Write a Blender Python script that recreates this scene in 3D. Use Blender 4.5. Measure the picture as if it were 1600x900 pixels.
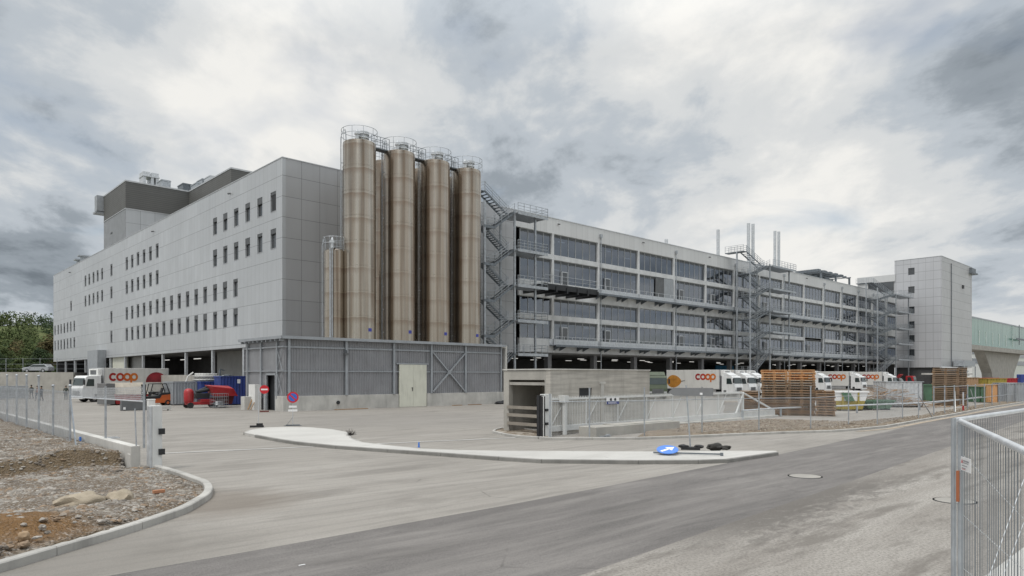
import bpy, math, random
from mathutils import Vector, noise as mnoise
R = math.radians
random.seed(7)
scene = bpy.context.scene
for o in list(bpy.data.objects): bpy.data.objects.remove(o)
COL = scene.collection

# ------------------------------------------------------------------ camera
H = 2.9                       # eye height
F = 1088.0                    # focal length in photo pixels (1600 wide)
HY = 588.0                    # horizon row of the photo
cam_d = bpy.data.cameras.new('camera'); cam = bpy.data.objects.new('camera', cam_d)
COL.objects.link(cam); scene.camera = cam
cam.location = (0, 0, H); cam.rotation_euler = (R(90), 0, 0)
cam_d.sensor_width = 36; cam_d.lens = F/1600*36
cam_d.shift_y = (HY-450)/1600; cam_d.clip_start = .1; cam_d.clip_end = 6000

# ------------------------------------------------------------------ light
SUN_EL, SUN_AZ = 63, -145     # azimuth measured from +Y (view) clockwise
sd = bpy.data.lights.new('sun', 'SUN'); sun = bpy.data.objects.new('sun', sd); COL.objects.link(sun)
sd.energy = 1.5; sd.angle = R(12); sd.color = (1, .96, .9)
az = R(SUN_AZ)
sdir = Vector((math.sin(az)*math.cos(R(SUN_EL)), math.cos(az)*math.cos(R(SUN_EL)), math.sin(R(SUN_EL))))
sun.rotation_euler = sdir.to_track_quat('Z', 'Y').to_euler()

world = bpy.data.worlds.new('World'); scene.world = world; world.use_nodes = True
wt = world.node_tree; wn = wt.nodes; wl = wt.links
for n in list(wn): wn.remove(n)
def WN(t, **k):
    n = wn.new(t)
    for a, b in k.items(): setattr(n, a, b)
    return n
def wmath(op, a, b=None, c=None, clamp=False):
    n = WN('ShaderNodeMath', operation=op); n.use_clamp = clamp
    for i, v in enumerate((a, b, c)):
        if v is None: continue
        if isinstance(v, (int, float)): n.inputs[i].default_value = v
        else: wl.new(v, n.inputs[i])
    return n.outputs[0]
out = WN('ShaderNodeOutputWorld'); bg = WN('ShaderNodeBackground'); bg.inputs[1].default_value = .1
sky = WN('ShaderNodeTexSky', sky_type='NISHITA'); sky.sun_disc = False
sky.sun_elevation = R(SUN_EL); sky.sun_rotation = R(SUN_AZ); sky.altitude = 300; sky.air_density = 1.2; sky.dust_density = 2
tc = WN('ShaderNodeTexCoord'); sep = WN('ShaderNodeSeparateXYZ'); wl.new(tc.outputs['Generated'], sep.inputs[0])
zc = wmath('MAXIMUM', sep.outputs[2], 0.0)
zz = wmath('ADD', zc, .22)
u = wmath('DIVIDE', sep.outputs[0], zz); v = wmath('DIVIDE', sep.outputs[1], zz)
comb = WN('ShaderNodeCombineXYZ'); wl.new(u, comb.inputs[0]); wl.new(v, comb.inputs[1])
def cnoise(scale, detail, rough, dist, off, sc=(1, 1, 1), rot=0):
    mp = WN('ShaderNodeMapping'); mp.inputs['Location'].default_value = off; mp.inputs['Scale'].default_value = sc
    mp.inputs['Rotation'].default_value = (0, 0, rot)
    wl.new(comb.outputs[0], mp.inputs[0])
    n = WN('ShaderNodeTexNoise'); n.inputs['Scale'].default_value = scale; n.inputs['Detail'].default_value = detail
    n.inputs['Roughness'].default_value = rough; n.inputs['Distortion'].default_value = dist
    wl.new(mp.outputs[0], n.inputs['Vector']); return n.outputs[0]
n1 = cnoise(1.15, 7, .5, .35, (3.1, 1.7, 0), (1, .8, 1), R(30))
n2 = cnoise(3.3, 10, .6, .25, (7.3, 2.2, 0), (1, .7, 1), R(30))
n3 = cnoise(8, 9, .6, .2, (1.3, 9.2, 0), (1, .75, 1), R(30))
fac = wmath('ADD', wmath('ADD', wmath('MULTIPLY', n1, .62), wmath('MULTIPLY', n2, .52)), wmath('MULTIPLY_ADD', n3, .15, -.045))
# broad cloud masses, each a lobe round a fixed direction of the sky
def lobe(px, py, size, amp):
    d = Vector(((px-800)/F, 1, (HY-py)/F)).normalized()
    vm = WN('ShaderNodeVectorMath', operation='DISTANCE'); vm.inputs[1].default_value = d
    wl.new(tc.outputs['Generated'], vm.inputs[0])
    q = wmath('DIVIDE', vm.outputs['Value'], size/F)
    e = wmath('EXPONENT', wmath('MULTIPLY', wmath('MULTIPLY', q, q), -1.0))
    return wmath('MULTIPLY', e, amp)
LOBES = [(80, 350, 140, -.11), (30, 430, 120, -.08), (0, 130, 160, -.10), (230, 300, 90, -.03), (330, 60, 200, .06), (120, 20, 150, .05), (850, 250, 150, -.03), (1560, 520, 120, -.02),
         (1090, 50, 130, .10), (1330, 270, 150, .05), (1500, 180, 110, -.11), (1590, 60, 110, -.05), (1600, 280, 110, -.06), (700, 60, 110, -.03),
         (480, 110, 150, .06), (1250, 390, 180, .06), (1570, 400, 100, -.03), (30, 255, 60, .14), (640, 240, 120, .07), (420, 200, 130, .08)]
for L in LOBES: fac = wmath('ADD', fac, lobe(*L))
ramp = WN('ShaderNodeValToRGB'); wl.new(fac, ramp.inputs[0])
cr = ramp.color_ramp; cr.interpolation = 'EASE'
cr.elements[0].position = .30; cr.elements[0].color = (1.55, 1.8, 2.05, 1)
cr.elements[1].position = .78; cr.elements[1].color = (8.0, 7.9, 7.6, 1)
for p, c in ((.42, (2.8, 3.15, 3.5)), (.52, (4.5, 4.9, 5.3)), (.62, (6.2, 6.35, 6.4))):
    e = cr.elements.new(p); e.color = (*c, 1)
# a few thin places let the blue sky through
thin = wmath('MULTIPLY', wmath('SUBTRACT', cnoise(1.7, 5, .5, .5, (11.3, 5.2, 0)), .56, clamp=True), 3.0, clamp=True)
mx = WN('ShaderNodeMix', data_type='RGBA'); wl.new(thin, mx.inputs[0]); wl.new(ramp.outputs[0], mx.inputs[6]); wl.new(sky.outputs[0], mx.inputs[7])
# overcast skies are brightest overhead
zb = wmath('MULTIPLY_ADD', wmath('SUBTRACT', zc, .42, clamp=True), 2.8, 1.0)
sc = WN('ShaderNodeVectorMath', operation='SCALE'); wl.new(mx.outputs[2], sc.inputs[0]); wl.new(zb, sc.inputs['Scale'])
wl.new(sc.outputs[0], bg.inputs[0]); wl.new(bg.outputs[0], out.inputs[0])
vs = scene.view_settings; vs.view_transform = 'Standard'; vs.look = 'None'; vs.gamma = 1; vs.exposure = 0.15
vs.use_curve_mapping = False

# ------------------------------------------------------------------ site frame: b runs along the long facade, a runs away from the road
D1 = Vector((-1020, 1088)).normalized(); D2 = Vector((D1.y, -D1.x))
TH = math.atan2(D2.y, D2.x); O = Vector((-18.8, 57.4))
def W(b, a): p = O+b*D2+a*D1; return p.x, p.y
def S(px, py, z=0.0):         # photo pixel on the level z -> site (b, a)
    Y = (H-z)*F/(py-HY); X = (px-800)/F*Y; d = Vector((X, Y))-O
    return d.dot(D2), d.dot(D1)
def SW(X, Y): d = Vector((X, Y))-O; return d.dot(D2), d.dot(D1)
def bpx(px, a): k = (px-800)/F; p = O+a*D1; return (k*p.y-p.x)/(D2.x-D2.y*k)
def apx(px, b): k = (px-800)/F; p = O+b*D2; return (k*p.y-p.x)/(D1.x-D1.y*k)
def zat(py, b, a): return H+(HY-py)/F*W(b, a)[1]

# ------------------------------------------------------------------ mesh builder
class MB:
    def __init__(s): s.v = []; s.f = []; s.mi = []; s.m = 0
    def add(s, vs_, fs_):
        k = len(s.v); s.v += [tuple(p) for p in vs_]; s.f += [tuple(i+k for i in f) for f in fs_]; s.mi += [s.m]*len(fs_); return s
    def box(s, x0, x1, y0, y1, z0, z1):
        x0, x1 = min(x0, x1), max(x0, x1); y0, y1 = min(y0, y1), max(y0, y1)
        return s.add([(x0,y0,z0),(x1,y0,z0),(x1,y1,z0),(x0,y1,z0),(x0,y0,z1),(x1,y0,z1),(x1,y1,z1),(x0,y1,z1)],
                     [(3,2,1,0),(4,5,6,7),(0,1,5,4),(1,2,6,5),(2,3,7,6),(3,0,4,7)])
    def bar(s, p, q, w=.05, h=None):     # square bar between two points
        p = Vector(p); q = Vector(q); d = (q-p)
        if d.length < 1e-6: return s
        d.normalize(); up = Vector((0, 0, 1)) if abs(d.z) < .95 else Vector((1, 0, 0))
        x = d.cross(up).normalized()*w/2; y = x.cross(d).normalized()*(h or w)/2
        c = [(-1,-1),(1,-1),(1,1),(-1,1)]
        return s.add([p+x*i+y*j for i, j in c]+[q+x*i+y*j for i, j in c], [(0,1,2,3),(7,6,5,4),(0,4,5,1),(1,5,6,2),(2,6,7,3),(3,7,4,0)])
    def cyl(s, p, q, r, n=10, r2=None, caps=True):
        p = Vector(p); q = Vector(q); r2 = r if r2 is None else r2; d = (q-p).normalized()
        up = Vector((0, 0, 1)) if abs(d.z) < .95 else Vector((1, 0, 0)); x = d.cross(up).normalized(); y = d.cross(x)
        vv = []
        for c, rr in ((p, r), (q, r2)):
            for i in range(n): t = 2*math.pi*i/n; vv.append(c+x*rr*math.cos(t)+y*rr*math.sin(t))
        ff = [(i, n+i, n+(i+1) % n, (i+1) % n) for i in range(n)]
        if caps: ff += [tuple(range(n)), tuple(range(2*n-1, n-1, -1))]
        return s.add(vv, ff)
    def tube(s, pts, r, n=6, closed=False):
        pts = [Vector(p) for p in pts]; m = len(pts)
        for i in range(m if closed else m-1): s.cyl(pts[i], pts[(i+1) % m], r, n, caps=False)
        return s
    def lathe(s, cx, cy, prof, n=24, caps=True):     # prof = [(r, z), ...]
        vv = [(cx+r*math.cos(2*math.pi*i/n), cy+r*math.sin(2*math.pi*i/n), z) for r, z in prof for i in range(n)]
        ff = [(k*n+i, k*n+(i+1) % n, (k+1)*n+(i+1) % n, (k+1)*n+i) for k in range(len(prof)-1) for i in range(n)]
        if caps: ff += [tuple(range(n-1, -1, -1)), tuple(range((len(prof)-1)*n, len(prof)*n))]
        return s.add(vv, ff)
    def prism(s, poly, z0, z1):
        n = len(poly); ar = sum(poly[i][0]*poly[(i+1) % n][1]-poly[(i+1) % n][0]*poly[i][1] for i in range(n))
        if ar < 0: poly = poly[::-1]
        return s.add([(x, y, z0) for x, y in poly]+[(x, y, z1) for x, y in poly],
                     [tuple(range(n-1, -1, -1)), tuple(range(n, 2*n))]+[(i, (i+1) % n, n+(i+1) % n, n+i) for i in range(n)])
    def sheet(s, poly, z):
        n = len(poly); ar = sum(poly[i][0]*poly[(i+1) % n][1]-poly[(i+1) % n][0]*poly[i][1] for i in range(n))
        if ar < 0: poly = poly[::-1]
        return s.add([(x, y, z) for x, y in poly], [tuple(range(n))])
    def exy(s, prof, y0, y1):            # profile in x-z swept along y
        n = len(prof)
        ar = sum(prof[i][0]*prof[(i+1) % n][1]-prof[(i+1) % n][0]*prof[i][1] for i in range(n))
        if ar < 0: prof = prof[::-1]
        y0, y1 = min(y0, y1), max(y0, y1)
        return s.add([(x, y0, z) for x, z in prof]+[(x, y1, z) for x, z in prof],
                     [tuple(range(n)), tuple(range(2*n-1, n-1, -1))]+[(i, n+i, n+(i+1) % n, (i+1) % n) for i in range(n)])
    def exx(s, prof, x0, x1):            # profile in y-z swept along x
        t = MB(); t.exy(prof, x0, x1)
        return s.add([(y, x, z) for x, y, z in t.v], [f[::-1] for f in t.f])
    def blob(s, c, r, seed=0, j=.25, sub=1):
        t = (1+5**.5)/2
        vv = [Vector(p).normalized() for p in [(-1,t,0),(1,t,0),(-1,-t,0),(1,-t,0),(0,-1,t),(0,1,t),(0,-1,-t),(0,1,-t),(t,0,-1),(t,0,1),(-t,0,-1),(-t,0,1)]]
        ff = [(0,11,5),(0,5,1),(0,1,7),(0,7,10),(0,10,11),(1,5,9),(5,11,4),(11,10,2),(10,7,6),(7,1,8),(3,9,4),(3,4,2),(3,2,6),(3,6,8),(3,8,9),(4,9,5),(2,4,11),(6,2,10),(8,6,7),(9,8,1)]
        for _ in range(sub):
            cache = {}; nf = []
            def mid(i, k):
                key = (min(i, k), max(i, k))
                if key not in cache: cache[key] = len(vv); vv.append(((vv[i]+vv[k])/2).normalized())
                return cache[key]
            for a_, b_, c_ in ff:
                ab, bc, ca = mid(a_, b_), mid(b_, c_), mid(c_, a_); nf += [(a_,ab,ca),(b_,bc,ab),(c_,ca,bc),(ab,bc,ca)]
            ff = nf
        rx, ry, rz = r if hasattr(r, '__len__') else (r, r, r)
        o = []
        for p in vv:
            k = 1+j*mnoise.noise(p*1.6+Vector((seed*3.1, seed*1.7, seed)))*1.6
            o.append((c[0]+p.x*rx*k, c[1]+p.y*ry*k, c[2]+p.z*rz*k))
        return s.add(o, ff)
    def rot(s, ang, c=(0, 0)):
        ca, sa = math.cos(ang), math.sin(ang)
        s.v = [(c[0]+(x-c[0])*ca-(y-c[1])*sa, c[1]+(x-c[0])*sa+(y-c[1])*ca, z) for x, y, z in s.v]; return s
    def move(s, d): s.v = [(x+d[0], y+d[1], z+d[2]) for x, y, z in s.v]; return s

ORG = {}
def tagd(o, label=None, cat=None, group=None, kind=None):
    if label: o['label'] = label
    if cat: o['category'] = cat
    if group: o['group'] = group
    if kind: o['kind'] = kind
    return o
def thing(name, label, cat, b, a, z=0, rot=0, local=False, group=None):
    o = bpy.data.objects.new(name, None); COL.objects.link(o); o.empty_display_size = .3
    x, y = W(b, a); o.location = (x, y, z); o.rotation_euler = (0, 0, TH+rot)
    ORG[o.name] = (0, 0, 0) if local else (b, a, z)
    return tagd(o, label, cat, group)
def mesh_of(name, mb, mats, org=(0, 0, 0), smooth=False):
    me = bpy.data.meshes.new(name)
    me.from_pydata([(x-org[0], y-org[1], z-org[2]) for x, y, z in mb.v], [], mb.f)
    if not isinstance(mats, (list, tuple)): mats = [mats]
    for m in mats: me.materials.append(m)
    if len(mats) > 1: me.polygons.foreach_set('material_index', [min(i, len(mats)-1) for i in mb.mi])
    if smooth:
        me.polygons.foreach_set('use_smooth', [True]*len(me.polygons))
        if smooth != 'all':
            try: me.set_sharp_from_angle(angle=R(40))
            except Exception: pass
    me.update(); return me
def part(name, mb, mats, parent, smooth=False, label=None, bevel=0):
    r = parent
    while r.parent: r = r.parent
    o = bpy.data.objects.new(name, mesh_of(name, mb, mats, ORG[r.name], smooth)); COL.objects.link(o); o.parent = parent
    if label: o['label'] = label
    if bevel: bev(o, bevel)
    return o
def bev(o, w):
    m = o.modifiers.new('bevel', 'BEVEL'); m.width = w; m.segments = 2; m.limit_method = 'ANGLE'; m.angle_limit = R(50); return o
def solo(name, mb, mats, label, cat, b=0, a=0, z=0, smooth=False, group=None, bevel=0):   # a thing that is one mesh, built in site coordinates
    o = bpy.data.objects.new(name, mesh_of(name, mb, mats, (b, a, z), smooth)); COL.objects.link(o)
    x, y = W(b, a); o.location = (x, y, z); o.rotation_euler = (0, 0, TH)
    if bevel: bev(o, bevel)
    return tagd(o, label, cat, group)
def struct(name, mb, mats, kind='structure', smooth=False, bevel=0):
    o = bpy.data.objects.new(name, mesh_of(name, mb, mats, (0, 0, 0), smooth)); COL.objects.link(o)
    x, y = W(0, 0); o.location = (x, y, 0); o.rotation_euler = (0, 0, TH); o['kind'] = kind
    if bevel: bev(o, bevel)
    return o
def dup(root, b, a, z=0, rot=0, label=None, group=None):
    def cp(o, par):
        c = o.copy(); COL.objects.link(c); c.parent = par
        for ch in [x for x in KIDS.get(o.name, [])]: cp(ch, c)
        return c
    KIDS.clear()
    for o in bpy.data.objects:
        if o.parent: KIDS.setdefault(o.parent.name, []).append(o)
    r = cp(root, None); x, y = W(b, a); r.location = (x, y, z); r.rotation_euler = (0, 0, TH+rot)
    if label: r['label'] = label
    if group: r['group'] = group
    return r
KIDS = {}

# ------------------------------------------------------------------ materials
class NT:
    def __init__(s, name):
        s.m = bpy.data.materials.new(name); s.m.use_nodes = True; s.t = s.m.node_tree; s.n = s.t.nodes
        s.b = s.n['Principled BSDF']; s.tc = s.n.new('ShaderNodeTexCoord')
    def lk(s, a, b): s.t.links.new(a, b)
    def setv(s, i, v):
        if isinstance(v, (int, float)): i.default_value = v
        elif isinstance(v, tuple): i.default_value = (*v, 1) if len(i.default_value) == 4 and len(v) == 3 else v
        else: s.lk(v, i)
    def math(s, op, a, b=0.0, c=0.0, clamp=False):
        n = s.n.new('ShaderNodeMath'); n.operation = op; n.use_clamp = clamp
        for i, v in enumerate((a, b, c)): s.setv(n.inputs[i], v)
        return n.outputs[0]
    def coord(s, scale=(1, 1, 1), rot=(0, 0, 0), loc=(0, 0, 0)):
        n = s.n.new('ShaderNodeMapping'); s.lk(s.tc.outputs['Object'], n.inputs[0])
        n.inputs['Scale'].default_value = scale; n.inputs['Rotation'].default_value = rot; n.inputs['Location'].default_value = loc
        return n.outputs[0]
    def noise(s, scale, detail=4, rough=.55, vec=None, dist=0.0):
        n = s.n.new('ShaderNodeTexNoise'); n.inputs['Scale'].default_value = scale; n.inputs['Detail'].default_value = detail
        n.inputs['Roughness'].default_value = rough; n.inputs['Distortion'].default_value = dist
        s.lk(vec if vec is not None else s.tc.outputs['Object'], n.inputs['Vector']); return n.outputs[0]
    def vor(s, scale, vec=None, feat='F1', out='Distance'):
        n = s.n.new('ShaderNodeTexVoronoi'); n.feature = feat; n.inputs['Scale'].default_value = scale
        s.lk(vec if vec is not None else s.tc.outputs['Object'], n.inputs['Vector']); return n.outputs[out]
    def mr(s, v, a, b, c=0.0, d=1.0):
        n = s.n.new('ShaderNodeMapRange'); n.clamp = True; s.lk(v, n.inputs[0])
        for i, q in enumerate((a, b, c, d)): n.inputs[i+1].default_value = q
        return n.outputs[0]
    def mix(s, f, a, b, mode='MIX'):
        n = s.n.new('ShaderNodeMix'); n.data_type = 'RGBA'; n.blend_type = mode
        s.setv(n.inputs[0], f); s.setv(n.inputs[6], a); s.setv(n.inputs[7], b); return n.outputs[2]
    def bump(s, h, dist=.01, strength=1.0):
        n = s.n.new('ShaderNodeBump'); n.inputs['Distance'].default_value = dist; n.inputs['Strength'].default_value = strength
        s.lk(h, n.inputs['Height']); s.lk(n.outputs[0], s.b.inputs['Normal'])
    def fin(s, col, rough=.6, metal=0.0, spec=.5):
        s.setv(s.b.inputs['Base Color'], col); s.setv(s.b.inputs['Roughness'], rough); s.setv(s.b.inputs['Metallic'], metal)
        s.b.inputs['Specular IOR Level'].default_value = spec; return s.m
def sc_(c, k): return tuple(min(1, x*k) for x in c)
def plain(name, col, rough=.5, metal=0.0, var=.12, ns=1.5, dirt=.0, bump=0.0, spec=.5):
    t = NT(name); n = t.noise(ns, 5)
    c = t.mix(t.mr(n, .3, .7), sc_(col, 1-var), sc_(col, 1+var))
    if dirt:
        st = t.noise(3, 6, .6, t.coord((1, 1, .15)))
        c = t.mix(t.mr(st, .5, .75, 0, dirt), c, (.11, .095, .08))
    if bump: t.bump(t.noise(30, 4), bump)
    r = t.mr(t.noise(ns*3, 3), .3, .7, max(0, rough-.08), min(1, rough+.1))
    return t.fin(c, r, metal, spec)
def grid(t, axis, sp, off, w):         # thin dark joint lines every sp metres along one object axis
    sx = t.n.new('ShaderNodeSeparateXYZ'); t.lk(t.tc.outputs['Object'], sx.inputs[0])
    q = t.math('FRACT', t.math('DIVIDE', t.math('SUBTRACT', sx.outputs[axis], off), sp))
    return t.math('LESS_THAN', q, w/sp), t.math('FLOOR', t.math('DIVIDE', t.math('SUBTRACT', sx.outputs[axis], off), sp))
def cladding(name, col, hs, ho, vs_list, rough=.38, metal=.35, jw=.045, jc=.35, zdark=None):
    t = NT(name); j, kz = grid(t, 2, hs, ho, jw); ks = [kz]
    jj = j
    for ax, sp, off, w in vs_list:
        a_, k_ = grid(t, ax, sp, off, w); jj = t.math('MAXIMUM', jj, a_); ks.append(k_)
    while len(ks) < 3: ks.append(0.0)
    cx = t.n.new('ShaderNodeCombineXYZ')
    for i in range(3): t.setv(cx.inputs[i], ks[i])
    wn_ = t.n.new('ShaderNodeTexWhiteNoise'); t.lk(cx.outputs[0], wn_.inputs['Vector'])
    c = t.mix(wn_.outputs[0], sc_(col, .94), sc_(col, 1.06))
    c = t.mix(t.mr(t.noise(.09, 3), .35, .65), sc_(col, .9), c)
    st = t.noise(1.2, 5, .6, t.coord((1.5, 1.5, .06)))
    c = t.mix(t.mr(st, .5, .8, 0, .22), c, sc_(col, .6))
    c = t.mix(t.math('MULTIPLY', jj, .8), c, sc_(col, jc))
    return t.fin(c, t.mr(t.noise(.7, 3), .3, .7, rough-.06, rough+.08), metal)
def concrete(name, col, form=None, stain=.3, bump=.004):
    t = NT(name); c = t.mix(t.mr(t.noise(.7, 6, .6), .3, .7), sc_(col, .8), sc_(col, 1.15))
    c = t.mix(t.mr(t.noise(2.3, 6, .65, t.coord((1, 1, .12))), .5, .78, 0, stain), c, sc_(col, .4))
    if form:
        l, k = grid(t, 2, form, 0, .02); c = t.mix(t.math('MULTIPLY', l, .5), c, sc_(col, .5))
        cx = t.n.new('ShaderNodeCombineXYZ'); t.lk(k, cx.inputs[0]); w_ = t.n.new('ShaderNodeTexWhiteNoise'); t.lk(cx.outputs[0], w_.inputs[0])
        c = t.mix(t.mr(t.noise(1.1, 5, .6, t.coord((.35, .35, 5))), .42, .62, 0, .55), c, sc_(col, .55))
    g = t.noise(60, 3); c = t.mix(t.mr(g, .35, .65, 0, .18), c, sc_(col, .6))
    t.bump(t.noise(25, 5), bump); return t.fin(c, .85, 0, .3)

M = {}
CL = (.52, .535, .55)
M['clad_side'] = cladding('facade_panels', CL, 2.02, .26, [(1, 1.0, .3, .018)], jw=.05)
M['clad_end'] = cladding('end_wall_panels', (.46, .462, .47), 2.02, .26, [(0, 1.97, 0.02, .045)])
M['clad_pale'] = cladding('fascia_panels', (.65, .655, .655), 30, -3, [(0, 1.2, .2, .03)], rough=.5, metal=.1, jc=.55)
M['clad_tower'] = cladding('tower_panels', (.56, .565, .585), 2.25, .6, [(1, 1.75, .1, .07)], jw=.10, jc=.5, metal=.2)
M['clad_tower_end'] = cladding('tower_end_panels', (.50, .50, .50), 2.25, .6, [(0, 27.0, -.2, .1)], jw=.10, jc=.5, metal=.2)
M['band'] = concrete('slab_band', (.64, .65, .655), stain=.12)
M['louver'] = cladding('dark_louvers', (.13, .13, .125), .3, 0, [], rough=.6, metal=.1, jw=.06, jc=.5)
M['trim'] = plain('aluminium_trim', (.5, .51, .52), .35, .6)
M['frame_dark'] = plain('dark_frame', (.09, .095, .1), .5, .2)
M['frame_light'] = plain('window_mullion', (.42, .43, .43), .4, .3)
M['galv'] = plain('galvanised_steel', (.40, .425, .45), .45, .55, .22, 4)
M['galv_dark'] = plain('weathered_galvanised_steel', (.17, .19, .21), .5, .4, .25, 3)
M['galv_lt'] = plain('pale_galvanised_steel', (.58, .60, .62), .4, .45, .15, 4)
M['white'] = plain('white_paint', (.74, .74, .72), .4, 0, .05, 2, .2)
M['gate_white'] = plain('gate_white_paint', (.60, .61, .60), .45, 0, .06, 2, .15)
M['cream'] = plain('cream_paint', (.62, .62, .53), .5, 0, .05, 1, .3)
M['black'] = plain('black_rubber', (.02, .02, .022), .7, 0, .3, 3)
M['blackmetal'] = plain('black_metal', (.03, .032, .035), .5, .3)
M['red'] = plain('red_paint', (.36, .02, .025), .4, 0, .15, 2, .25)
M['orange'] = plain('orange_paint', (.55, .12, .03), .4, 0, .1, 2, .2)
M['blue'] = plain('blue_paint', (.03, .055, .23), .5, 0, .2, 1.5, .3)
M['green'] = plain('green_paint', (.08, .16, .10), .5, 0, .2, 1.5, .3)
M['yellow'] = plain('yellow_paint', (.33, .26, .05), .5, 0, .2, 1.5, .3)
M['grey'] = plain('grey_paint', (.33, .35, .37), .5, .1, .1, 1.5, .3)
M['darkgrey'] = plain('dark_grey_paint', (.12, .125, .13), .6, 0, .15, 1.5)
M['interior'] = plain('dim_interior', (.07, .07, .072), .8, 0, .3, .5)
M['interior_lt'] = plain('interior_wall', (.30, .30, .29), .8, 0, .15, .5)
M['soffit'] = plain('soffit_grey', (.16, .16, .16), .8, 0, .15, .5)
M['conc'] = concrete('cast_concrete', (.40, .385, .35))
M['conc_form'] = concrete('board_marked_concrete', (.50, .475, .43), form=.5, stain=.5)
M['conc_lt'] = concrete('light_concrete', (.55, .54, .51), stain=.25)
M['conc_plinth'] = concrete('plinth_concrete', (.50, .49, .46), stain=.6)
M['kerb'] = concrete('kerb_concrete', (.42, .41, .385), stain=.6)
M['kerb_shade'] = concrete('shaded_kerb_concrete', (.24, .235, .22), stain=.5)  # stained kerb concrete, with the shade of its upright face put into the colour
M['roof'] = plain('roof_membrane', (.3, .3, .29), .8)
M['signred'] = plain('sign_red', (.55, .02, .03), .4, 0, .04)
M['signblue'] = plain('sign_blue', (.04, .13, .5), .4, 0, .04)
M['signwhite'] = plain('sign_white', (.8, .8, .8), .4, 0, .02)
M['lblue'] = plain('arrow_sign_blue', (.06, .2, .62), .4, 0, .05)
M['tarp'] = plain('pale_tarpaulin', (.55, .50, .42), .7, 0, .12, 2, .2)
M['skin'] = plain('skin', (.45, .28, .2), .6, 0, .05)
M['plastic'] = plain('white_plastic_hose', (.6, .6, .58), .45, 0, .1)
def wood(name, c1, c2):
    t = NT(name); oi = t.n.new('ShaderNodeObjectInfo')
    c = t.mix(oi.outputs['Random'], c1, c2)
    c = t.mix(t.mr(t.noise(3, 5, .6, t.coord((1, 6, 6))), .35, .7, 0, .5), c, sc_(c1, .5))
    return t.fin(c, .8, 0, .25)
M['wood_new'] = wood('fresh_pallet_wood', (.60, .32, .15), (.70, .43, .23))
M['wood_old'] = wood('weathered_pallet_wood', (.26, .185, .125), (.42, .31, .22))
M['wood_mid'] = wood('scrap_timber', (.30, .19, .11), (.42, .28, .17))
def glass(name, tint, refl, rough=.03, transp=.6):
    t = NT(name); t.n.remove(t.b); o = t.n['Material Output']
    tr = t.n.new('ShaderNodeBsdfTransparent'); tr.inputs[0].default_value = (*tint, 1)
    gl = t.n.new('ShaderNodeBsdfGlossy'); gl.inputs['Roughness'].default_value = rough; gl.inputs[0].default_value = (.72, .76, .82, 1)
    fr = t.n.new('ShaderNodeLayerWeight'); fr.inputs[0].default_value = refl
    f = t.math('MULTIPLY_ADD', fr.outputs['Facing'], .50, .14)
    mx_ = t.n.new('ShaderNodeMixShader'); t.lk(f, mx_.inputs[0]); t.lk(tr.outputs[0], mx_.inputs[1]); t.lk(gl.outputs[0], mx_.inputs[2])
    t.lk(mx_.outputs[0], o.inputs[0]); return t.m
M['glass'] = glass('window_glass', (.36, .40, .46), .3)
M['pane'] = plain('dark_window_pane', (.06, .066, .072), .08, 0, .3, .3, 0, 0, .8)
M['carglass'] = plain('vehicle_glass', (.03, .045, .045), .06, 0, .2, 1, 0, 0, .8)
t = NT('green_bridge_glass')
c = t.mix(t.mr(t.noise(.5, 4, .6, t.coord((1, 1, .15))), .35, .65), (.11, .23, .19), (.20, .35, .29))
lj, _k = grid(t, 0, 3.0, 0, .12); c = t.mix(t.math('MULTIPLY', lj, .6), c, (.5, .62, .56))
M['green_glass'] = t.fin(c, .2, 0, .6)
def emis(name, col, s):
    t = NT(name); t.b.inputs['Emission Color'].default_value = (*col, 1); t.b.inputs['Emission Strength'].default_value = s
    return t.fin((.5, .5, .5), .5)
M['lamp'] = emis('fluorescent_tube', (1, .98, .92), .75)
# weathered stainless steel of the silos: fine brushed streaks, broad vertical reflections painted into the colour, brown heat tint, stained rings
t = NT('weathered_stainless_steel')
st = t.noise(2.1, 2, .45, t.coord((1.2, 1.2, .02))); st2 = t.noise(9, 3, .5, t.coord((1, 1, .02)))
c = t.mix(t.mr(st, .32, .68), (.20, .155, .115), (.52, .475, .41)); c = t.mix(t.mr(st2, .42, .65, 0, .12), c, (.56, .50, .42))
_s = t.n.new('ShaderNodeSeparateXYZ'); t.lk(t.tc.outputs['Object'], _s.inputs[0])
_r = t.math('FRACT', t.math('DIVIDE', t.math('ADD', _s.outputs[2], t.math('MULTIPLY', t.noise(1.5, 3, .5, t.coord((1, 1, .1))), .25)), 2.27))
_k = t.math('MULTIPLY', t.mr(_r, .72, .97), t.mr(_r, .97, 1.0, 1, 0))
c = t.mix(t.math('MULTIPLY', _k, t.mr(t.noise(.5, 3, .5, t.coord((.6, .6, .3))), .3, .65, .15, .75)), c, (.20, .125, .08))
_f = t.mr(_r, .0, .03, .3, 0); c = t.mix(_f, c, (.60, .56, .48))
c = t.mix(t.mr(t.noise(.3, 4, .6, t.coord((1, 1, .5))), .48, .72, 0, .4), c, (.50, .475, .43))
oi_ = t.n.new('ShaderNodeObjectInfo'); c = t.mix(t.math('MULTIPLY', oi_.outputs['Random'], .25), c, (.34, .25, .18))
M['silo'] = t.fin(c, t.mr(st, .3, .7, .17, .28), .92)
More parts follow.
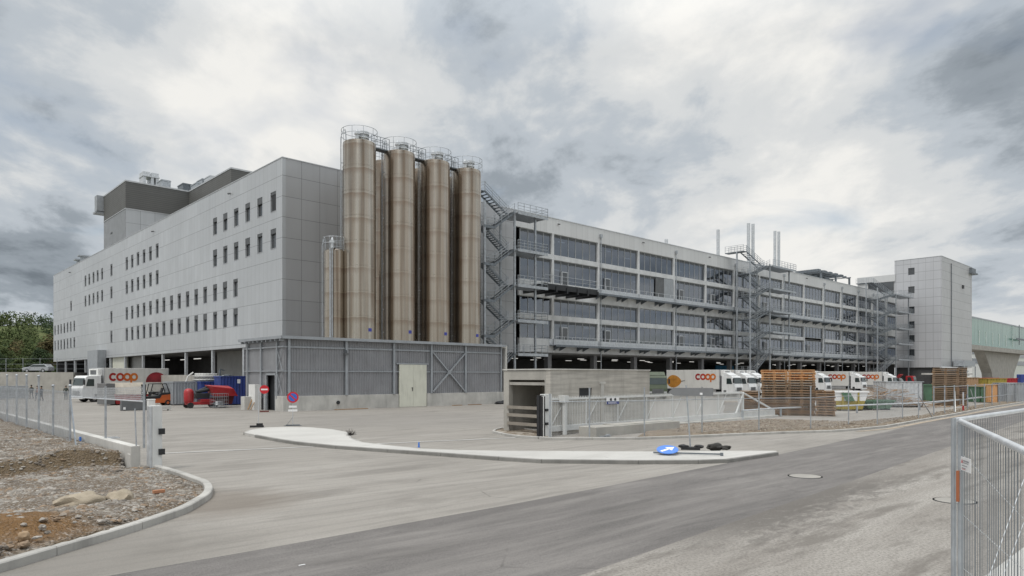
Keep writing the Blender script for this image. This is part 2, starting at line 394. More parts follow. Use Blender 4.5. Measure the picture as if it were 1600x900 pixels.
# ground
def ground_mat(name, base, dark, light, streak_rot, fine=.25, stretch=.12, streak=.5, grain=40):
    t = NT(name)
    c = t.mix(t.mr(t.noise(.12, 5, .55), .35, .65), sc_(base, .9), sc_(base, 1.07))
    sv = t.coord((stretch*1.6, 1, 1), (0, 0, streak_rot))
    c = t.mix(t.mr(t.noise(.8, 7, .66, sv, 1.6), .48, .74, 0, streak), c, dark)
    c = t.mix(t.mr(t.noise(.7, 5, .6, t.coord((stretch*1.6, 1, 1), (0, 0, streak_rot+.35), (5, 3, 1)), .5), .52, .75, 0, streak*.7), c, light)
    c = t.mix(t.mr(t.noise(.45, 6, .62, None, .6), .55, .72, 0, .35), c, sc_(dark, .9))
    c = t.mix(t.mr(t.noise(grain, 3, .8), .47, .66, 0, fine), c, sc_(dark, .5)); c = t.mix(t.mr(t.noise(grain*.4, 5, .75, None, .3), .5, .68, 0, fine*.8), c, sc_(dark, .7)); c = t.mix(t.mr(t.noise(grain*.9, 3, .8, t.coord((1, 1, 1), (0, 0, 0), (9, 4, 2))), .53, .7, 0, fine*.8), c, sc_(light, 1.15))
    c = t.mix(t.mr(t.vor(6), .0, .05, .7, 0), c, sc_(dark, .35))
    ck = t.vor(.16, t.coord((1, 1.7, 1), (0, 0, .4)), 'DISTANCE_TO_EDGE'); c = t.mix(t.math('MULTIPLY', t.mr(t.math('ADD', ck, t.math('MULTIPLY', t.noise(2, 5, .7), .03)), .014, .0185, 1, 0), t.mr(t.noise(.3, 3), .5, .62, 0, .55)), c, sc_(dark, .5))
    t.bump(t.noise(grain*1.5, 4), .006); return t, c
t, c = ground_mat('yard_concrete', (.295, .276, .250), (.17, .158, .142), (.39, .37, .34), .15, fine=.38, streak=.8)
_w = t.n.new('ShaderNodeTexWave'); _w.wave_type = 'RINGS'; _w.rings_direction = 'Z'; _w.inputs['Scale'].default_value = .55; _w.inputs['Distortion'].default_value = 5; _w.inputs['Detail'].default_value = 4; _w.inputs['Detail Scale'].default_value = .6
t.lk(t.coord((.16, 1, 1), (0, 0, -.25), (6, 22, 0)), _w.inputs['Vector'])
c = t.mix(t.mr(_w.outputs['Fac'], .78, 1, 0, .22), c, (.17, .16, .15))
YARD_DIRT = []
for _k in range(3):
    _d = t.n.new('ShaderNodeVectorMath'); _d.operation = 'DISTANCE'; t.lk(t.tc.outputs['Object'], _d.inputs[0]); YARD_DIRT.append(_d)
    _f = t.mr(t.math('ADD', _d.outputs['Value'], t.math('MULTIPLY', t.noise(2.2, 6, .7, t.coord((.35, 1, 1), (0, 0, .3))), (2.2, 6, 2.5)[_k])), (2.0, 7, 2.2)[_k], (3.4, 14, 4.5)[_k], (.6, .35, .5)[_k], 0)
    c = t.mix(_f, c, ((.15, .125, .10), (.19, .18, .168), (.15, .14, .125))[_k])
M['yard'] = t.fin(c, .8, 0, .3)
t, c = ground_mat('road_asphalt', (.165, .154, .147), (.095, .09, .086), (.27, .255, .24), -.12, fine=.5, stretch=.10, streak=.9)
# the newer asphalt is worn and dusty beyond a straight edge
ROAD_P = t.n.new('ShaderNodeVectorMath'); ROAD_P.operation = 'SUBTRACT'; t.lk(t.tc.outputs['Object'], ROAD_P.inputs[0])
ROAD_N = t.n.new('ShaderNodeVectorMath'); ROAD_N.operation = 'DOT_PRODUCT'; t.lk(ROAD_P.outputs[0], ROAD_N.inputs[0])
ROAD_T = t.n.new('ShaderNodeVectorMath'); ROAD_T.operation = 'DOT_PRODUCT'; t.lk(ROAD_P.outputs[0], ROAD_T.inputs[0])
c = t.mix(t.mr(t.noise(1.6, 8, .7, t.coord((.09, 1, 1), (0, 0, .04), (2, 8, 0)), .5), .47, .66, 0, .55), c, (.25, .235, .22))
c = t.mix(t.mr(t.noise(.5, 7, .7, t.coord((.35, 1, 1), (0, 0, .1), (9, 1, 0)), 1.2), .52, .7, 0, .5), c, (.10, .093, .088))
dist_ = ROAD_N.outputs['Value']; along = ROAD_T.outputs['Value']
dn = t.noise(3.5, 8, .75, t.coord((.45, 1, 1), (0, 0, -.1)), .6)
dusty = t.mix(t.mr(t.noise(.8, 6, .6, t.coord((.12, 1, 1), (0, 0, -.1))), .4, .65), (.26, .24, .215), (.37, .35, .32))
dusty = t.mix(t.mr(t.noise(20, 5, .8), .45, .64, 0, .75), dusty, (.11, .10, .09))
dusty = t.mix(t.mr(t.noise(1.1, 6, .7, t.coord((.2, 1, 1), (0, 0, -.15), (3, 7, 0))), .5, .62, 0, .75), dusty, (.14, .127, .112))
c = t.mix(t.math('GREATER_THAN', dist_, 0.0), c, dusty)
edge_ = t.math('MULTIPLY', t.math('GREATER_THAN', dist_, 0.0), t.mr(t.math('ADD', dist_, t.math('MULTIPLY', t.math('SUBTRACT', dn, .5), 5.0)), .5, 1.5, 1, 0))
win_ = t.math('MULTIPLY', t.mr(along, 1.0, 5.0), t.mr(along, 11.0, 15.5, 1, .25))
c = t.mix(t.math('MULTIPLY', t.math('MULTIPLY', edge_, win_), .85), c, t.mix(t.noise(30, 3, .8), (.06, .055, .05), (.17, .155, .14)))
M['road'] = t.fin(c, .85, 0, .3)
t, c = ground_mat('island_concrete', (.50, .49, .465), (.36, .35, .33), (.56, .55, .53), .1, fine=.2)
M['island'] = t.fin(c, .85, 0, .25)
t = NT('soil_and_gravel')
v1 = t.vor(7, t.coord((1, 1, 1)), out='Color'); 
sp_ = t.n.new('ShaderNodeSeparateColor'); t.lk(v1, sp_.inputs[0])
stone = t.mix(sp_.outputs[0], (.11, .095, .075), (.46, .43, .38))
soil = t.mix(t.mr(t.noise(.5, 6, .65), .35, .65), (.12, .085, .052), (.18, .15, .118))
c = t.mix(t.mr(t.noise(1.3, 6, .7), .5, .68, 0, .8), soil, stone)
v2 = t.vor(26, out='Color'); s2 = t.n.new('ShaderNodeSeparateColor'); t.lk(v2, s2.inputs[0])
c = t.mix(t.mr(s2.outputs[1], .5, .9, 0, .8), c, t.mix(s2.outputs[2], (.12, .11, .10), (.52, .50, .47)))
c = t.mix(t.mr(t.noise(.35, 4, .6, None, .3), .58, .68, 0, .7), c, (.44, .43, .40))
clay = t.n.new('ShaderNodeVectorMath'); clay.operation = 'DISTANCE'; t.lk(t.tc.outputs['Object'], clay.inputs[0])
CLAYNODE = clay
c = t.mix(t.mr(t.math('ADD', clay.outputs['Value'], t.math('MULTIPLY', t.noise(1.5, 4), 1.6)), 1.5, 2.3, .85, 0), c, t.mix(t.noise(2, 5), (.10, .055, .02), (.26, .145, .06)))
_g = t.n.new('ShaderNodeNewGeometry'); _sx = t.n.new('ShaderNodeSeparateXYZ'); t.lk(_g.outputs['True Normal'], _sx.inputs[0])
c = t.mix(t.mr(_sx.outputs[2], .72, .93, .8, 0), c, t.mix(t.noise(6, 6, .7), (.10, .07, .04), (.22, .17, .11)))
t.bump(t.math('ADD', t.noise(14, 5), t.math('MULTIPLY', t.vor(22), .8)), .05)
M['soil'] = t.fin(c, .95, 0, .15)
def stones(name, c1, c2, c3):
    t = NT(name); v_ = t.vor(3.5, out='Color'); s_ = t.n.new('ShaderNodeSeparateColor'); t.lk(v_, s_.inputs[0])
    c = t.mix(s_.outputs[0], c1, c2); c = t.mix(t.mr(s_.outputs[1], .6, .9), c, c3)
    c = t.mix(t.mr(t.noise(20, 4), .4, .7, 0, .4), c, sc_(c1, .6)); return t.fin(c, .9, 0, .2)
M['stone'] = stones('mixed_stones', (.15, .13, .11), (.40, .375, .34), (.27, .20, .14))
M['pebble'] = stones('brown_pebbles', (.14, .11, .08), (.28, .235, .19), (.42, .39, .34))
t = NT('grass_field'); M['grass'] = t.fin(t.mix(t.mr(t.noise(.05, 5), .35, .65), (.07, .10, .035), (.14, .15, .07)), .95, 0, .1)
def leaf(name, c1, c2):
    t = NT(name); g = t.n.new('ShaderNodeNewGeometry'); c = t.mix(g.outputs['Random Per Island'], c1, c2)
    t.b.inputs['Subsurface Weight'].default_value = 0; return t.fin(c, .8, 0, .2)
M['leaf_dark'] = leaf('dark_foliage', (.018, .034, .014), (.05, .075, .028))
M['leaf_mid'] = leaf('spring_foliage', (.035, .055, .016), (.085, .105, .035))
M['leaf_rust'] = leaf('rusty_foliage', (.06, .05, .022), (.12, .10, .04))
M['bark'] = plain('bark', (.09, .075, .06), .9)
# ================================================================== GROUND
def Sp(pts, z=0): return [S(x, y, z) for x, y in pts]
CLAYNODE.inputs[1].default_value = (*S(20, 832, .2), .2)
m = MB(); m.sheet([(-2500, -400), (2500, -400), (2500, 2500), (-2500, 2500)], -.06); struct('ground', m, M['grass'])
m = MB(); m.sheet([(-90, -75), (330, -75), (330, 30), (212, 160), (-90, 160)], 0); struct('yard_paving', m, M['yard'])
edge = [(-600, 1060), (175, 899), (400, 860), (817, 785), (1135, 724), (1214, 711), (1300, 692.5), (1384, 675), (1490, 649), (1600, 630.5)]
e = Sp(edge); far = (e[-1][0]+95, e[-1][1]+1.5)
m = MB(); m.sheet([(e[0][0]-5, e[0][1]-30)]+e+[far, (far[0]+8, -75), (-60, -75)], .004); struct('road', m, M['road'])
q0_ = Vector(S(905, 900)); q1_ = Vector(S(1487, 697)); tt_ = (q1_-q0_).normalized()
ROAD_P.inputs[1].default_value = (q0_.x, q0_.y, 0); ROAD_N.inputs[1].default_value = (tt_.y, -tt_.x, 0); ROAD_T.inputs[1].default_value = (tt_.x, tt_.y, 0)
for _d, _p in zip(YARD_DIRT, ((345, 785), (640, 655), (150, 875))): _d.inputs[1].default_value = (*S(*_p), 0)

# island (raised kerbed slab)
isl_far = [(382, 676), (390, 672), (415, 668), (450, 667), (480, 667.5), (520, 671), (545, 676), (547, 684), (565, 691), (617, 697), (655, 701), (717, 703.5), (780, 704.5), (900, 705), (1010, 705.5), (1100, 705), (1187, 704.2), (1213, 704.8)]
isl_near = [(1214, 706.5), (1175, 712), (1135, 717.5), (1090, 719), (997, 719.5), (900, 718.5), (847, 718), (780, 714), (690, 707.5), (607, 702), (526, 696.5), (462, 690), (430, 685), (400, 679.5)]
poly = Sp(isl_far, .12)+Sp(isl_near, .12)
def resample(pts, st):
    o = [pts[0]]
    for p, q in zip(pts, pts[1:]):
        L = math.dist(p, q); n = max(1, int(L/st))
        o += [(p[0]+(q[0]-p[0])*i/n, p[1]+(q[1]-p[1])*i/n) for i in range(1, n+1)]
    return o
def kerb_run(name, pts, w, h, label=None, cat='kerb', seg=1.0, z0=0, mat=None, asstruct=True):
    pts = resample(pts, seg); m = MB()
    nrm = []
    for i in range(len(pts)):
        p = pts[max(0, i-1)]; q = pts[min(len(pts)-1, i+1)]; d = Vector((q[0]-p[0], q[1]-p[1])).normalized(); nrm.append(Vector((-d.y, d.x)))
    acc = 0; gap0 = True
    for i in range(len(pts)-1):
        p, q = pts[i], pts[i+1]; L_ = math.dist(p, q); g = .007/max(.01, L_); acc += L_
        gap1 = acc > seg*.98 or i == len(pts)-2
        if gap1: acc = 0
        g0 = g if gap0 else -.001; g1 = g if gap1 else -.001; gap0 = gap1
        P_ = [Vector(p)*(1-g0)+Vector(q)*g0, Vector(q)*(1-g1)+Vector(p)*g1]; N_ = [nrm[i], nrm[i+1]]
        vv = []
        for P1, N1 in zip(P_, N_):
            for o_, z_ in ((-w/2, z0-.05), (-w/2, z0+h-.02), (-w/2+.02, z0+h), (w/2-.02, z0+h), (w/2, z0+h-.02), (w/2, z0-.05)):
                c_ = P1+N1*o_; vv.append((c_.x, c_.y, z_))
        m.add(vv, [(k, k+1, k+7, k+6) for k in range(5)]+[(5, 4, 3, 2, 1, 0), (6, 7, 8, 9, 10, 11)])
    if asstruct: return struct(name, m, mat or M['kerb'])
    return solo(name, m, mat or M['kerb'], label, cat, pts[0][0], pts[0][1])
m = MB(); m.prism(poly, -.02, .122); struct('traffic_island', m, M['island'])
cen = [sum(p[0] for p in poly)/len(poly), sum(p[1] for p in poly)/len(poly)]
kerb_run('island_kerb', Sp(isl_near, .12)[::-1], .13, .132, seg=1.6, mat=M['kerb_shade'])  # near side takes the kerb colour with painted shade
kerb_run('island_kerb_far', Sp(isl_far, .12), .12, .13, seg=2)

# left plot: soil terrain with excavated bank
kerbL = [(-120, 925), (0, 892), (100, 862), (187, 836), (250, 815), (285, 802), (308, 789), (322, 779), (326, 769), (320, 760), (305, 754), (275, 743), (240, 733)]
kl = []
KS = Sp(kerbL)
def catmull(P_, n=6):
    o = []
    for i in range(len(P_)-1):
        a_, b_, c_, d_ = P_[max(0, i-1)], P_[i], P_[i+1], P_[min(len(P_)-1, i+2)]
        for k in range(n):
            t_ = k/n
            o.append(tuple(.5*(2*b_[j]+(c_[j]-a_[j])*t_+(2*a_[j]-5*b_[j]+4*c_[j]-d_[j])*t_*t_+(3*b_[j]-a_[j]-3*c_[j]+d_[j])*t_**3) for j in (0, 1)))
    return o+[P_[-1]]
KS = catmull(KS, 5)
kerb_run('plot_kerb', KS, .19, .15, seg=1.9)
wallA = SW(-11.75, 21.45); WB, WA0 = wallA         # end of the low wall
plotpoly = KS+[(WB-.1, WA0), (WB-.1, 75), (-80, 75), (-80, -60), (KS[0][0]-10, -60)]
def inside(x, y, P_):
    c_ = False; j = len(P_)-1
    for i in range(len(P_)):
        if (P_[i][1] > y) != (P_[j][1] > y) and x < (P_[j][0]-P_[i][0])*(y-P_[i][1])/(P_[j][1]-P_[i][1])+P_[i][0]: c_ = not c_
        j = i
    return c_
def segdist(x, y, P_):
    d = 1e9
    for (ax, ay), (bx, by) in zip(P_, P_[1:]):
        L = (bx-ax)**2+(by-ay)**2; t_ = max(0, min(1, ((x-ax)*(bx-ax)+(y-ay)*(by-ay))/L)) if L else 0
        d = min(d, math.hypot(x-ax-t_*(bx-ax), y-ay-t_*(by-ay)))
    return d
clayc = S(20, 832, .2); bump2 = S(150, 790, .15); greyp = S(115, 722, .3)
def terr(x, y):
    n = mnoise.noise(Vector((x*.5, y*.5, 0)))*.07+mnoise.noise(Vector((x*1.7, y*1.7, 3)))*.05+mnoise.noise(Vector((x*5, y*5, 7)))*.03+mnoise.noise(Vector((x*12, y*12, 2)))*.012
    bank = WA0+.35+.5*mnoise.noise(Vector((x*.35, 4, 0)))+.15*mnoise.noise(Vector((x*1.7, 4, 0)))-(x-WB)*.02
    s_ = max(0, min(1, (y-bank)/.38)); s_ = s_*s_*(3-2*s_)
    z = .05+n*(.7+.3*s_)+s_*.46
    z += .42*math.exp(-((x-clayc[0])**2+(y-clayc[1])**2)/2.2)
    z += .10*math.exp(-((x-bump2[0])**2+(y-bump2[1])**2)/1.5)
    z += .15*math.exp(-((x-greyp[0])**2+(y-greyp[1])**2)/.8)
    return z
m = MB()
def grid_terrain(x0, x1, y0, y1, st):
    nx = int((x1-x0)/st); ny = int((y1-y0)/st); k = len(m.v); idx = {}
    for j in range(ny+1):
        for i in range(nx+1):
            x = x0+i*st; y = y0+j*st; ins = inside(x, y, plotpoly); 
            if ins: z = terr(x, y); dk = segdist(x, y, KS) if y < WA0+1 else 9; z = z*min(1, .55+dk*.45)+.02
            else: z = -.3
            m.v.append((x, y, z))
    for j in range(ny):
        for i in range(nx):
            a_ = k+j*(nx+1)+i; q = (a_, a_+1, a_+nx+2, a_+nx+1)
            if all(m.v[w][2] < -.2 for w in q): continue
            m.f.append(q); m.mi.append(0)
xm = max(p[0] for p in KS)
grid_terrain(xm-16.0, xm+.3, min(p[1] for p in KS)-2, WA0+8, .1)
grid_terrain(xm-56, xm-16.0, -45, WA0+8, .5)
grid_terrain(xm-56, WB+1, WA0+8, 78, .5)
terrain = struct('rubble_ground', m, M['soil'], smooth='all')
# loose stones: nobody could count them
def scatter(name, mat, n, xr, yr, test, hz, smin, smax, seed, pw=2.2):
    random.seed(seed); m = MB(); c = 0; tries = 0
    while c < n and tries < n*20:
        tries += 1; x = random.uniform(*xr); y = random.uniform(*yr)
        if not test(x, y): continue
        r_ = smin+(smax-smin)*random.random()**pw; z = hz(x, y)
        X, Y = W(x, y)
        m.blob((x, y, z+r_*.15), (r_*random.uniform(.8, 1.4), r_*random.uniform(.7, 1.2), r_*random.uniform(.4, .8)), random.random()*50, .3, 1 if (Y < 15 and r_ > .04) else 0); c += 1
    return struct(name, m, mat, 'stuff')
def vis(x, y):
    X, Y = W(x, y); return Y > 7 and abs(X/Y) < .8
scatter('loose_stones', M['stone'], 8500, (xm-15, xm), (min(p[1] for p in KS), WA0+3), lambda x, y: inside(x, y, plotpoly) and segdist(x, y, KS) > .2 and vis(x, y) and mnoise.noise(Vector((x*.7, y*.7, 9))) > -.12+random.uniform(-.3, .3) and (math.dist((x, y), clayc) > 1.3 or random.random() < .12), terr, .009, .075, 3, 3.0)
scatter('far_loose_stones', M['stone'], 2500, (WB-12, WB-.3), (WA0+1, WA0+14), lambda x, y: vis(x, y), terr, .02, .08, 4, 3)
random.seed(11)
def rock(name, px, py, size, label, cat, mat=M['stone'], seed=0, sub=2, g=None):
    b, a = S(px, py, .12); m = MB(); m.blob((b, a, terr(b, a)+size[2]*.35), size, seed, .22, sub)
    return solo(name, m, mat, label, cat, b, a, 0, smooth=True, group=g)
rock('boulder', 37, 857, (.085, .08, .08), 'round tan stone at the foot of the brown clay mound', 'stone', plain('tan_stone', (.34, .24, .15), .9), 3)
rock('boulder', 68, 840, (.07, .06, .04), 'pale flat stone right of the brown clay mound', 'stone', seed=5)
rock('boulder', 182, 735, (.16, .12, .09), 'grey boulder near the end of the low concrete wall', 'stone', seed=8)
b, a = S(152, 784, .15); m = MB()
m.blob((b-.30, a, .2), (.44, .30, .2), 12, .3, 2); m.blob((b+.42, a-.12, .2), (.28, .26, .17), 14, .25, 2)
solo('concrete_lump', m, plain('sandy_concrete_rubble', (.34, .29, .22), .95, 0, .2, 3, 0, .02), 'cracked lump of sandy concrete lying in the rubble inside the curved kerb', 'rubble', b, a, 0, smooth=True)
b, a = S(248, 770, .1); m = MB(); m.box(b-.13, b+.13, a-.05, a+.05, .1, .17)
solo('brick', m, plain('broken_brick', (.42, .2, .11), .9), 'orange broken brick inside the curved kerb', 'brick', b, a, 0)

# gravel strip behind the right-hand kerb
kerbR = [(843, 686), (862, 687.5), (925, 687.3), (992, 687), (1050, 685), (1100, 683), (1160, 680.3), (1230, 677.5), (1300, 675.3), (1335, 672.8), (1384, 668), (1440, 657.5), (1490, 648.5), (1545, 638), (1600, 629)]
KR = Sp(kerbR)
kerb_run('roadside_kerb', KR, .15, .12, seg=2.0)
back = Sp([(1600, 622), (1490, 640), (1440, 650), (1400, 654), (1330, 660), (1290, 659), (1209, 656)])
gp = KR[3:]+back+[S(1060, 664), S(1010, 676)]
m = MB(); m.prism([p for p in gp], -.02, .07)
t = NT('brown_pebble_bed'); vv_ = t.vor(16, out='Color'); s_ = t.n.new('ShaderNodeSeparateColor'); t.lk(vv_, s_.inputs[0])
cc = t.mix(s_.outputs[0], (.13, .10, .075), (.33, .28, .22)); cc = t.mix(t.mr(t.noise(.6, 5), .4, .65), cc, (.19, .16, .125)); t.bump(t.vor(16), .04)
struct('gravel_bed', m, t.fin(cc, .95, 0, .1))
scatter('roadside_pebbles', M['pebble'], 3200, (5, 50), (-40, 10), lambda x, y: inside(x, y, gp), lambda x, y: .07, .025, .07, 5, 2)
# sandy verge along the road on the right
m = MB(); vg = Sp([(1335, 674.2), (1384, 670), (1440, 659.5), (1490, 650.5), (1545, 640), (1600, 631)])
m.sheet(vg+[(p[0]+.15, p[1]-.32) for p in vg[::-1]], .012); struct('sandy_verge', m, plain('sand', (.33, .275, .21), .95, 0, .3, 2))
# planter beside the gate post
pl = Sp([(771, 676.5), (774, 673.5), (785, 671), (815, 672), (846, 675), (858, 686), (842, 686), (810, 684), (792, 681.5)])
m = MB(); m.prism(pl, -.02, .06); struct('planting_bed', m, M['pebble']); kerb_run('planting_bed_kerb', [pl[4]]+pl[3::-1]+pl[:5:-1]+[pl[6]], .14, .12, seg=1.5)
# terrace under the photographer and the mesh barrier
tb, ta = SW(5.6, 8.26)
m = MB(); m.prism([(tb+12, ta), (tb-8.2, ta), (tb-8.2, ta-9), (tb+12, ta-9)], -.05, .53); struct('concrete_terrace', m, M['conc_lt'], bevel=.01)
# drain rail and joints across both entrances
m = MB(); g0 = S(250, 709); g1 = (S(884, 679)[0]-2.2, S(884, 679)[1]+.1)
m.sheet([(g0[0], g0[1]-.06), (g1[0], g1[1]-.06), (g1[0], g1[1]+.24), (g0[0], g0[1]+.24)], .005)
struct('gate_track_strip', m, plain('track_concrete', (.46, .45, .43), .85))
m = MB(); m.sheet([(g0[0], g0[1]-.06), (g1[0], g1[1]-.06), (g1[0], g1[1]-.02), (g0[0], g0[1]-.02)], .010); struct('gate_track_slot', m, M['blackmetal'])
# repair patches, tyre marks
t, c = ground_mat('tyre_marks', (.20, .19, .18), (.15, .14, .13), (.27, .26, .25), 0, stretch=.2); TM = t.fin(c, .85)
def ribbon(name, pts, w, z, mat):
    m = MB(); P_ = catmull([S(*p) for p in pts], 8); L_ = []; R_ = []
    for i in range(len(P_)):
        p = P_[max(0, i-1)]; q = P_[min(len(P_)-1, i+1)]; d = Vector((q[0]-p[0], q[1]-p[1])).normalized(); n_ = Vector((-d.y, d.x))*w/2*(1 if 0 < i < len(P_)-1 else .05)
        L_.append((P_[i][0]+n_.x, P_[i][1]+n_.y)); R_.append((P_[i][0]-n_.x, P_[i][1]-n_.y))
    m.sheet(L_+R_[::-1], z); return struct(name, m, mat)
ribbon('paving_joint', [(300, 702), (520, 697), (700, 688), (776, 680)], .03, .006, TM)
# manhole covers
def manhole(px, py, r_, label):
    b, a = S(px, py); t_ = thing('manhole_cover', label, 'manhole cover', b, a, 0)
    m = MB(); m.lathe(b, a, [(r_+.03, -.02), (r_+.03, .0135), (r_, .0135)], 32, caps=False); m.lathe(b, a, [(r_+.03, .0135), (r_-.002, .0135)], 32, False); part('frame_ring', m, M['darkgrey'], t_)
    m = MB(); m.lathe(b, a, [(r_-.01, -.02), (r_-.01, .016)], 32); part('lid', m, plain('manhole_concrete', (.30, .285, .26), .85), t_)
manhole(1258, 744.5, .44, 'round concrete manhole cover in the dark asphalt in front of the island tip')
manhole(1492, 783, .42, 'round manhole cover in the dusty road beside the mesh barrier post')
# ================================================================== BUILDINGS
GA = 10.0                                  # plane of the long facade
AB = bpx(441, GA)                          # corner of the factory block
ZR = zat(246, AB, GA)                      # parapet height
ZS = 5.98                                  # underside of the cladding
far_a = apx(84, AB)
B0 = bpx(812, GA)                          # where the glazed hall begins
BE = bpx(1401, GA)                         # where it meets the corner tower
YC = W(AB, GA)[1]; KZ = 661*YC/F
print('AB', AB, 'ZR', ZR, 'far', far_a, 'B0', B0, 'BE', BE)
def wall_holes(mb, axis, const, thick, u0, u1, z0, z1, holes):
    """wall panel with rectangular openings; axis 0: runs along b at a=const, axis 1: runs along a at b=const"""
    us = sorted({u0, u1, *[h[0] for h in holes], *[h[1] for h in holes]}); zs = sorted({z0, z1, *[h[2] for h in holes], *[h[3] for h in holes]})
    for i in range(len(zs)-1):
        run = None
        zm = (zs[i]+zs[i+1])/2
        for k in range(len(us)-1):
            um = (us[k]+us[k+1])/2; op = any(h[0] < um < h[1] and h[2] < zm < h[3] for h in holes)
            if not op: run = [us[k], us[k+1]] if run is None else [run[0], us[k+1]]
            if run and (op or k == len(us)-2):
                if axis == 1: mb.box(const, const+thick, run[0], run[1], zs[i], zs[i+1])
                else: mb.box(run[0], run[1], const, const+thick, zs[i], zs[i+1])
                run = None
# ---- factory block (left)
fb = thing('factory_block', 'big windowed factory block clad in grey metal panels left of the silos', 'factory building', AB, GA)
rows = {0: (.548, [174]), 1: (.422, [133.5, 139.5, 146, 152.5, 159.5, 174, 198, 206.5, 215.5, 225, 235, 245.5, 336, 352, 369, 387, 406, 427]),
        2: (.3325, [111, 133.5, 139.5, 146, 152.5, 159.5, 174, 198, 206.5, 215.5, 225, 235, 245.5, 336, 352, 369, 387, 406, 427]),
        3: (.2352, [86, 91, 95.5, 100.5, 105.5, 110.5, 116, 174, 198, 206.5, 215.5, 225, 235, 245.5, 256, 268, 280, 293, 306.5, 320.5, 336, 351.5, 368]),
        4: (.157, [86, 91, 95.5, 100.5, 105.5, 110.5, 116, 174, 198, 206.5, 215.5, 225, 235, 245.5, 256, 268, 280, 293, 306.5, 320.5, 336, 351.5, 368])}
holes = []; wins = []
for r_, (ratio, xs) in rows.items():
    zc_ = H+ratio*KZ
    for x in xs:
        ac = apx(x, AB); h = (ac-.62, ac+.62, zc_-.97, zc_+.97); wins.append(h)
        if r_: holes.append(h)
m = MB(); wall_holes(m, 1, AB, .35, GA+.0, far_a, ZS, ZR, holes)
side_w = part('side_wall', m, M['clad_side'], fb)
louv = wins.index(next(h for h in wins if abs(h[0]+.62-apx(427, AB)) < .01 and h[2] > 18))
for i, h in enumerate(wins):
    zoff = 0
    m = MB()
    for (p, q) in (((h[0], h[2]), (h[1], h[2])), ((h[0], h[3]), (h[1], h[3]))): m.box(AB+.16, AB+.26, h[0], h[1], p[1]-.03 if p[1] == h[3] else p[1]-.0, p[1]+.04 if p[1] == h[2] else p[1]+.0)
    m.box(AB+.16, AB+.26, h[0], h[0]+.06, h[2], h[3]); m.box(AB+.16, AB+.26, h[1]-.06, h[1], h[2], h[3])
    m.m = 1; m.box(AB-.03, AB+.16, h[0]-.03, h[1]+.03, h[2]-.05, h[2]-.005)
    m.m = 0; m.box(AB+.02, AB+.16, h[0]+.01, h[1]-.01, h[3]-.30-.18*(i % 3), h[3]-.01)
    if i == louv:
        for k in range(5): m.box(AB+.05, AB+.2, h[0]+.2*k, h[0]+.2*k+.07, h[2]+.04, h[3]-.04)
    f = part('window', m, [M['frame_dark'], M['trim']], fb)
    m = MB(); m.box(AB+.2, AB+.23, h[0]+.04, h[1]-.04, h[2]+.03, h[3]-.03); part('pane', m, M['pane'], f)
m = MB(); b1 = B0-1.0
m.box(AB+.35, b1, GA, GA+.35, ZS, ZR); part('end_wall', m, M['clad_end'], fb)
m = MB(); m.box(AB+.35, b1, GA+.35, far_a, ZR-.5, ZR-.35); part('roof', m, M['roof'], fb)
m = MB(); m.box(AB-.04, AB+.42, GA-.04, far_a+.04, ZR, ZR+.09); m.box(AB+.42, b1+.04, GA-.04, GA+.42, ZR, ZR+.09); part('parapet_coping', m, M['trim'], fb)
m = MB(); m.box(AB, AB+55, far_a, far_a+.3, ZS, ZR); part('rear_wall', m, M['clad_side'], fb)
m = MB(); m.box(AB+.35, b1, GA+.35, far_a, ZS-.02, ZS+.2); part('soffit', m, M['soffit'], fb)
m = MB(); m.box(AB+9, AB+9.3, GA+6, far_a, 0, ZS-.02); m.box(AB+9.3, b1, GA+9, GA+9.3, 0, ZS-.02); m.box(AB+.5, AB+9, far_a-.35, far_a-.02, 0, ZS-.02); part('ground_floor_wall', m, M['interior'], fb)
for x in (382, 333, 291, 255, 224, 196, 173, 154, 134, 118, 103):
    ac = apx(x, AB+.25); m = MB(); m.box(AB+.1, AB+.4, ac-.18, ac+.18, 0, ZS-.03); part('ground_floor_column', m, M['galv_lt'], fb)
m = MB(); a0, a1 = apx(382, AB+3.2), apx(342, AB+3.2); m.box(AB+3, AB+3.2, a0-3, a1, 0, ZS-.03); part('ground_floor_partition', m, M['interior_lt'], fb)
m = MB(); m.box(AB+1.2, AB+1.4, apx(224, AB+1.2), apx(200, AB+1.2), 0, ZS-.03); part('ground_floor_panel', m, M['interior_lt'], fb)
m = MB(); m.box(AB+.4, AB+.7, apx(197, AB+.4), apx(176, AB+.4), 1, ZS-.03); part('cream_ground_floor_wall', m, M['cream'], fb)
m = MB(); m.box(AB-1.3, AB-.02, apx(166, AB), apx(150, AB), 1.5, ZS+1.3); part('exhaust_housing', m, M['grey'], fb)
for x, y in ((259, 563), (286, 562.5), (307, 561)):
    b_ = AB+5.5; ac = apx(x, b_); z_ = zat(y, b_, ac); m = MB(); m.box(b_-.1, b_+.1, ac-1.6, ac+.9, z_, z_+.08); part('ceiling_light', m, M['lamp'], fb)
for x in (110, 240, 360):   # drain spouts under the parapet
    ac = apx(x, AB); m = MB(); m.cyl((AB-.3, ac, ZR-1.1), (AB+.05, ac, ZR-1.0), .09, 8); part('drain_spout', m, M['darkgrey'], fb)
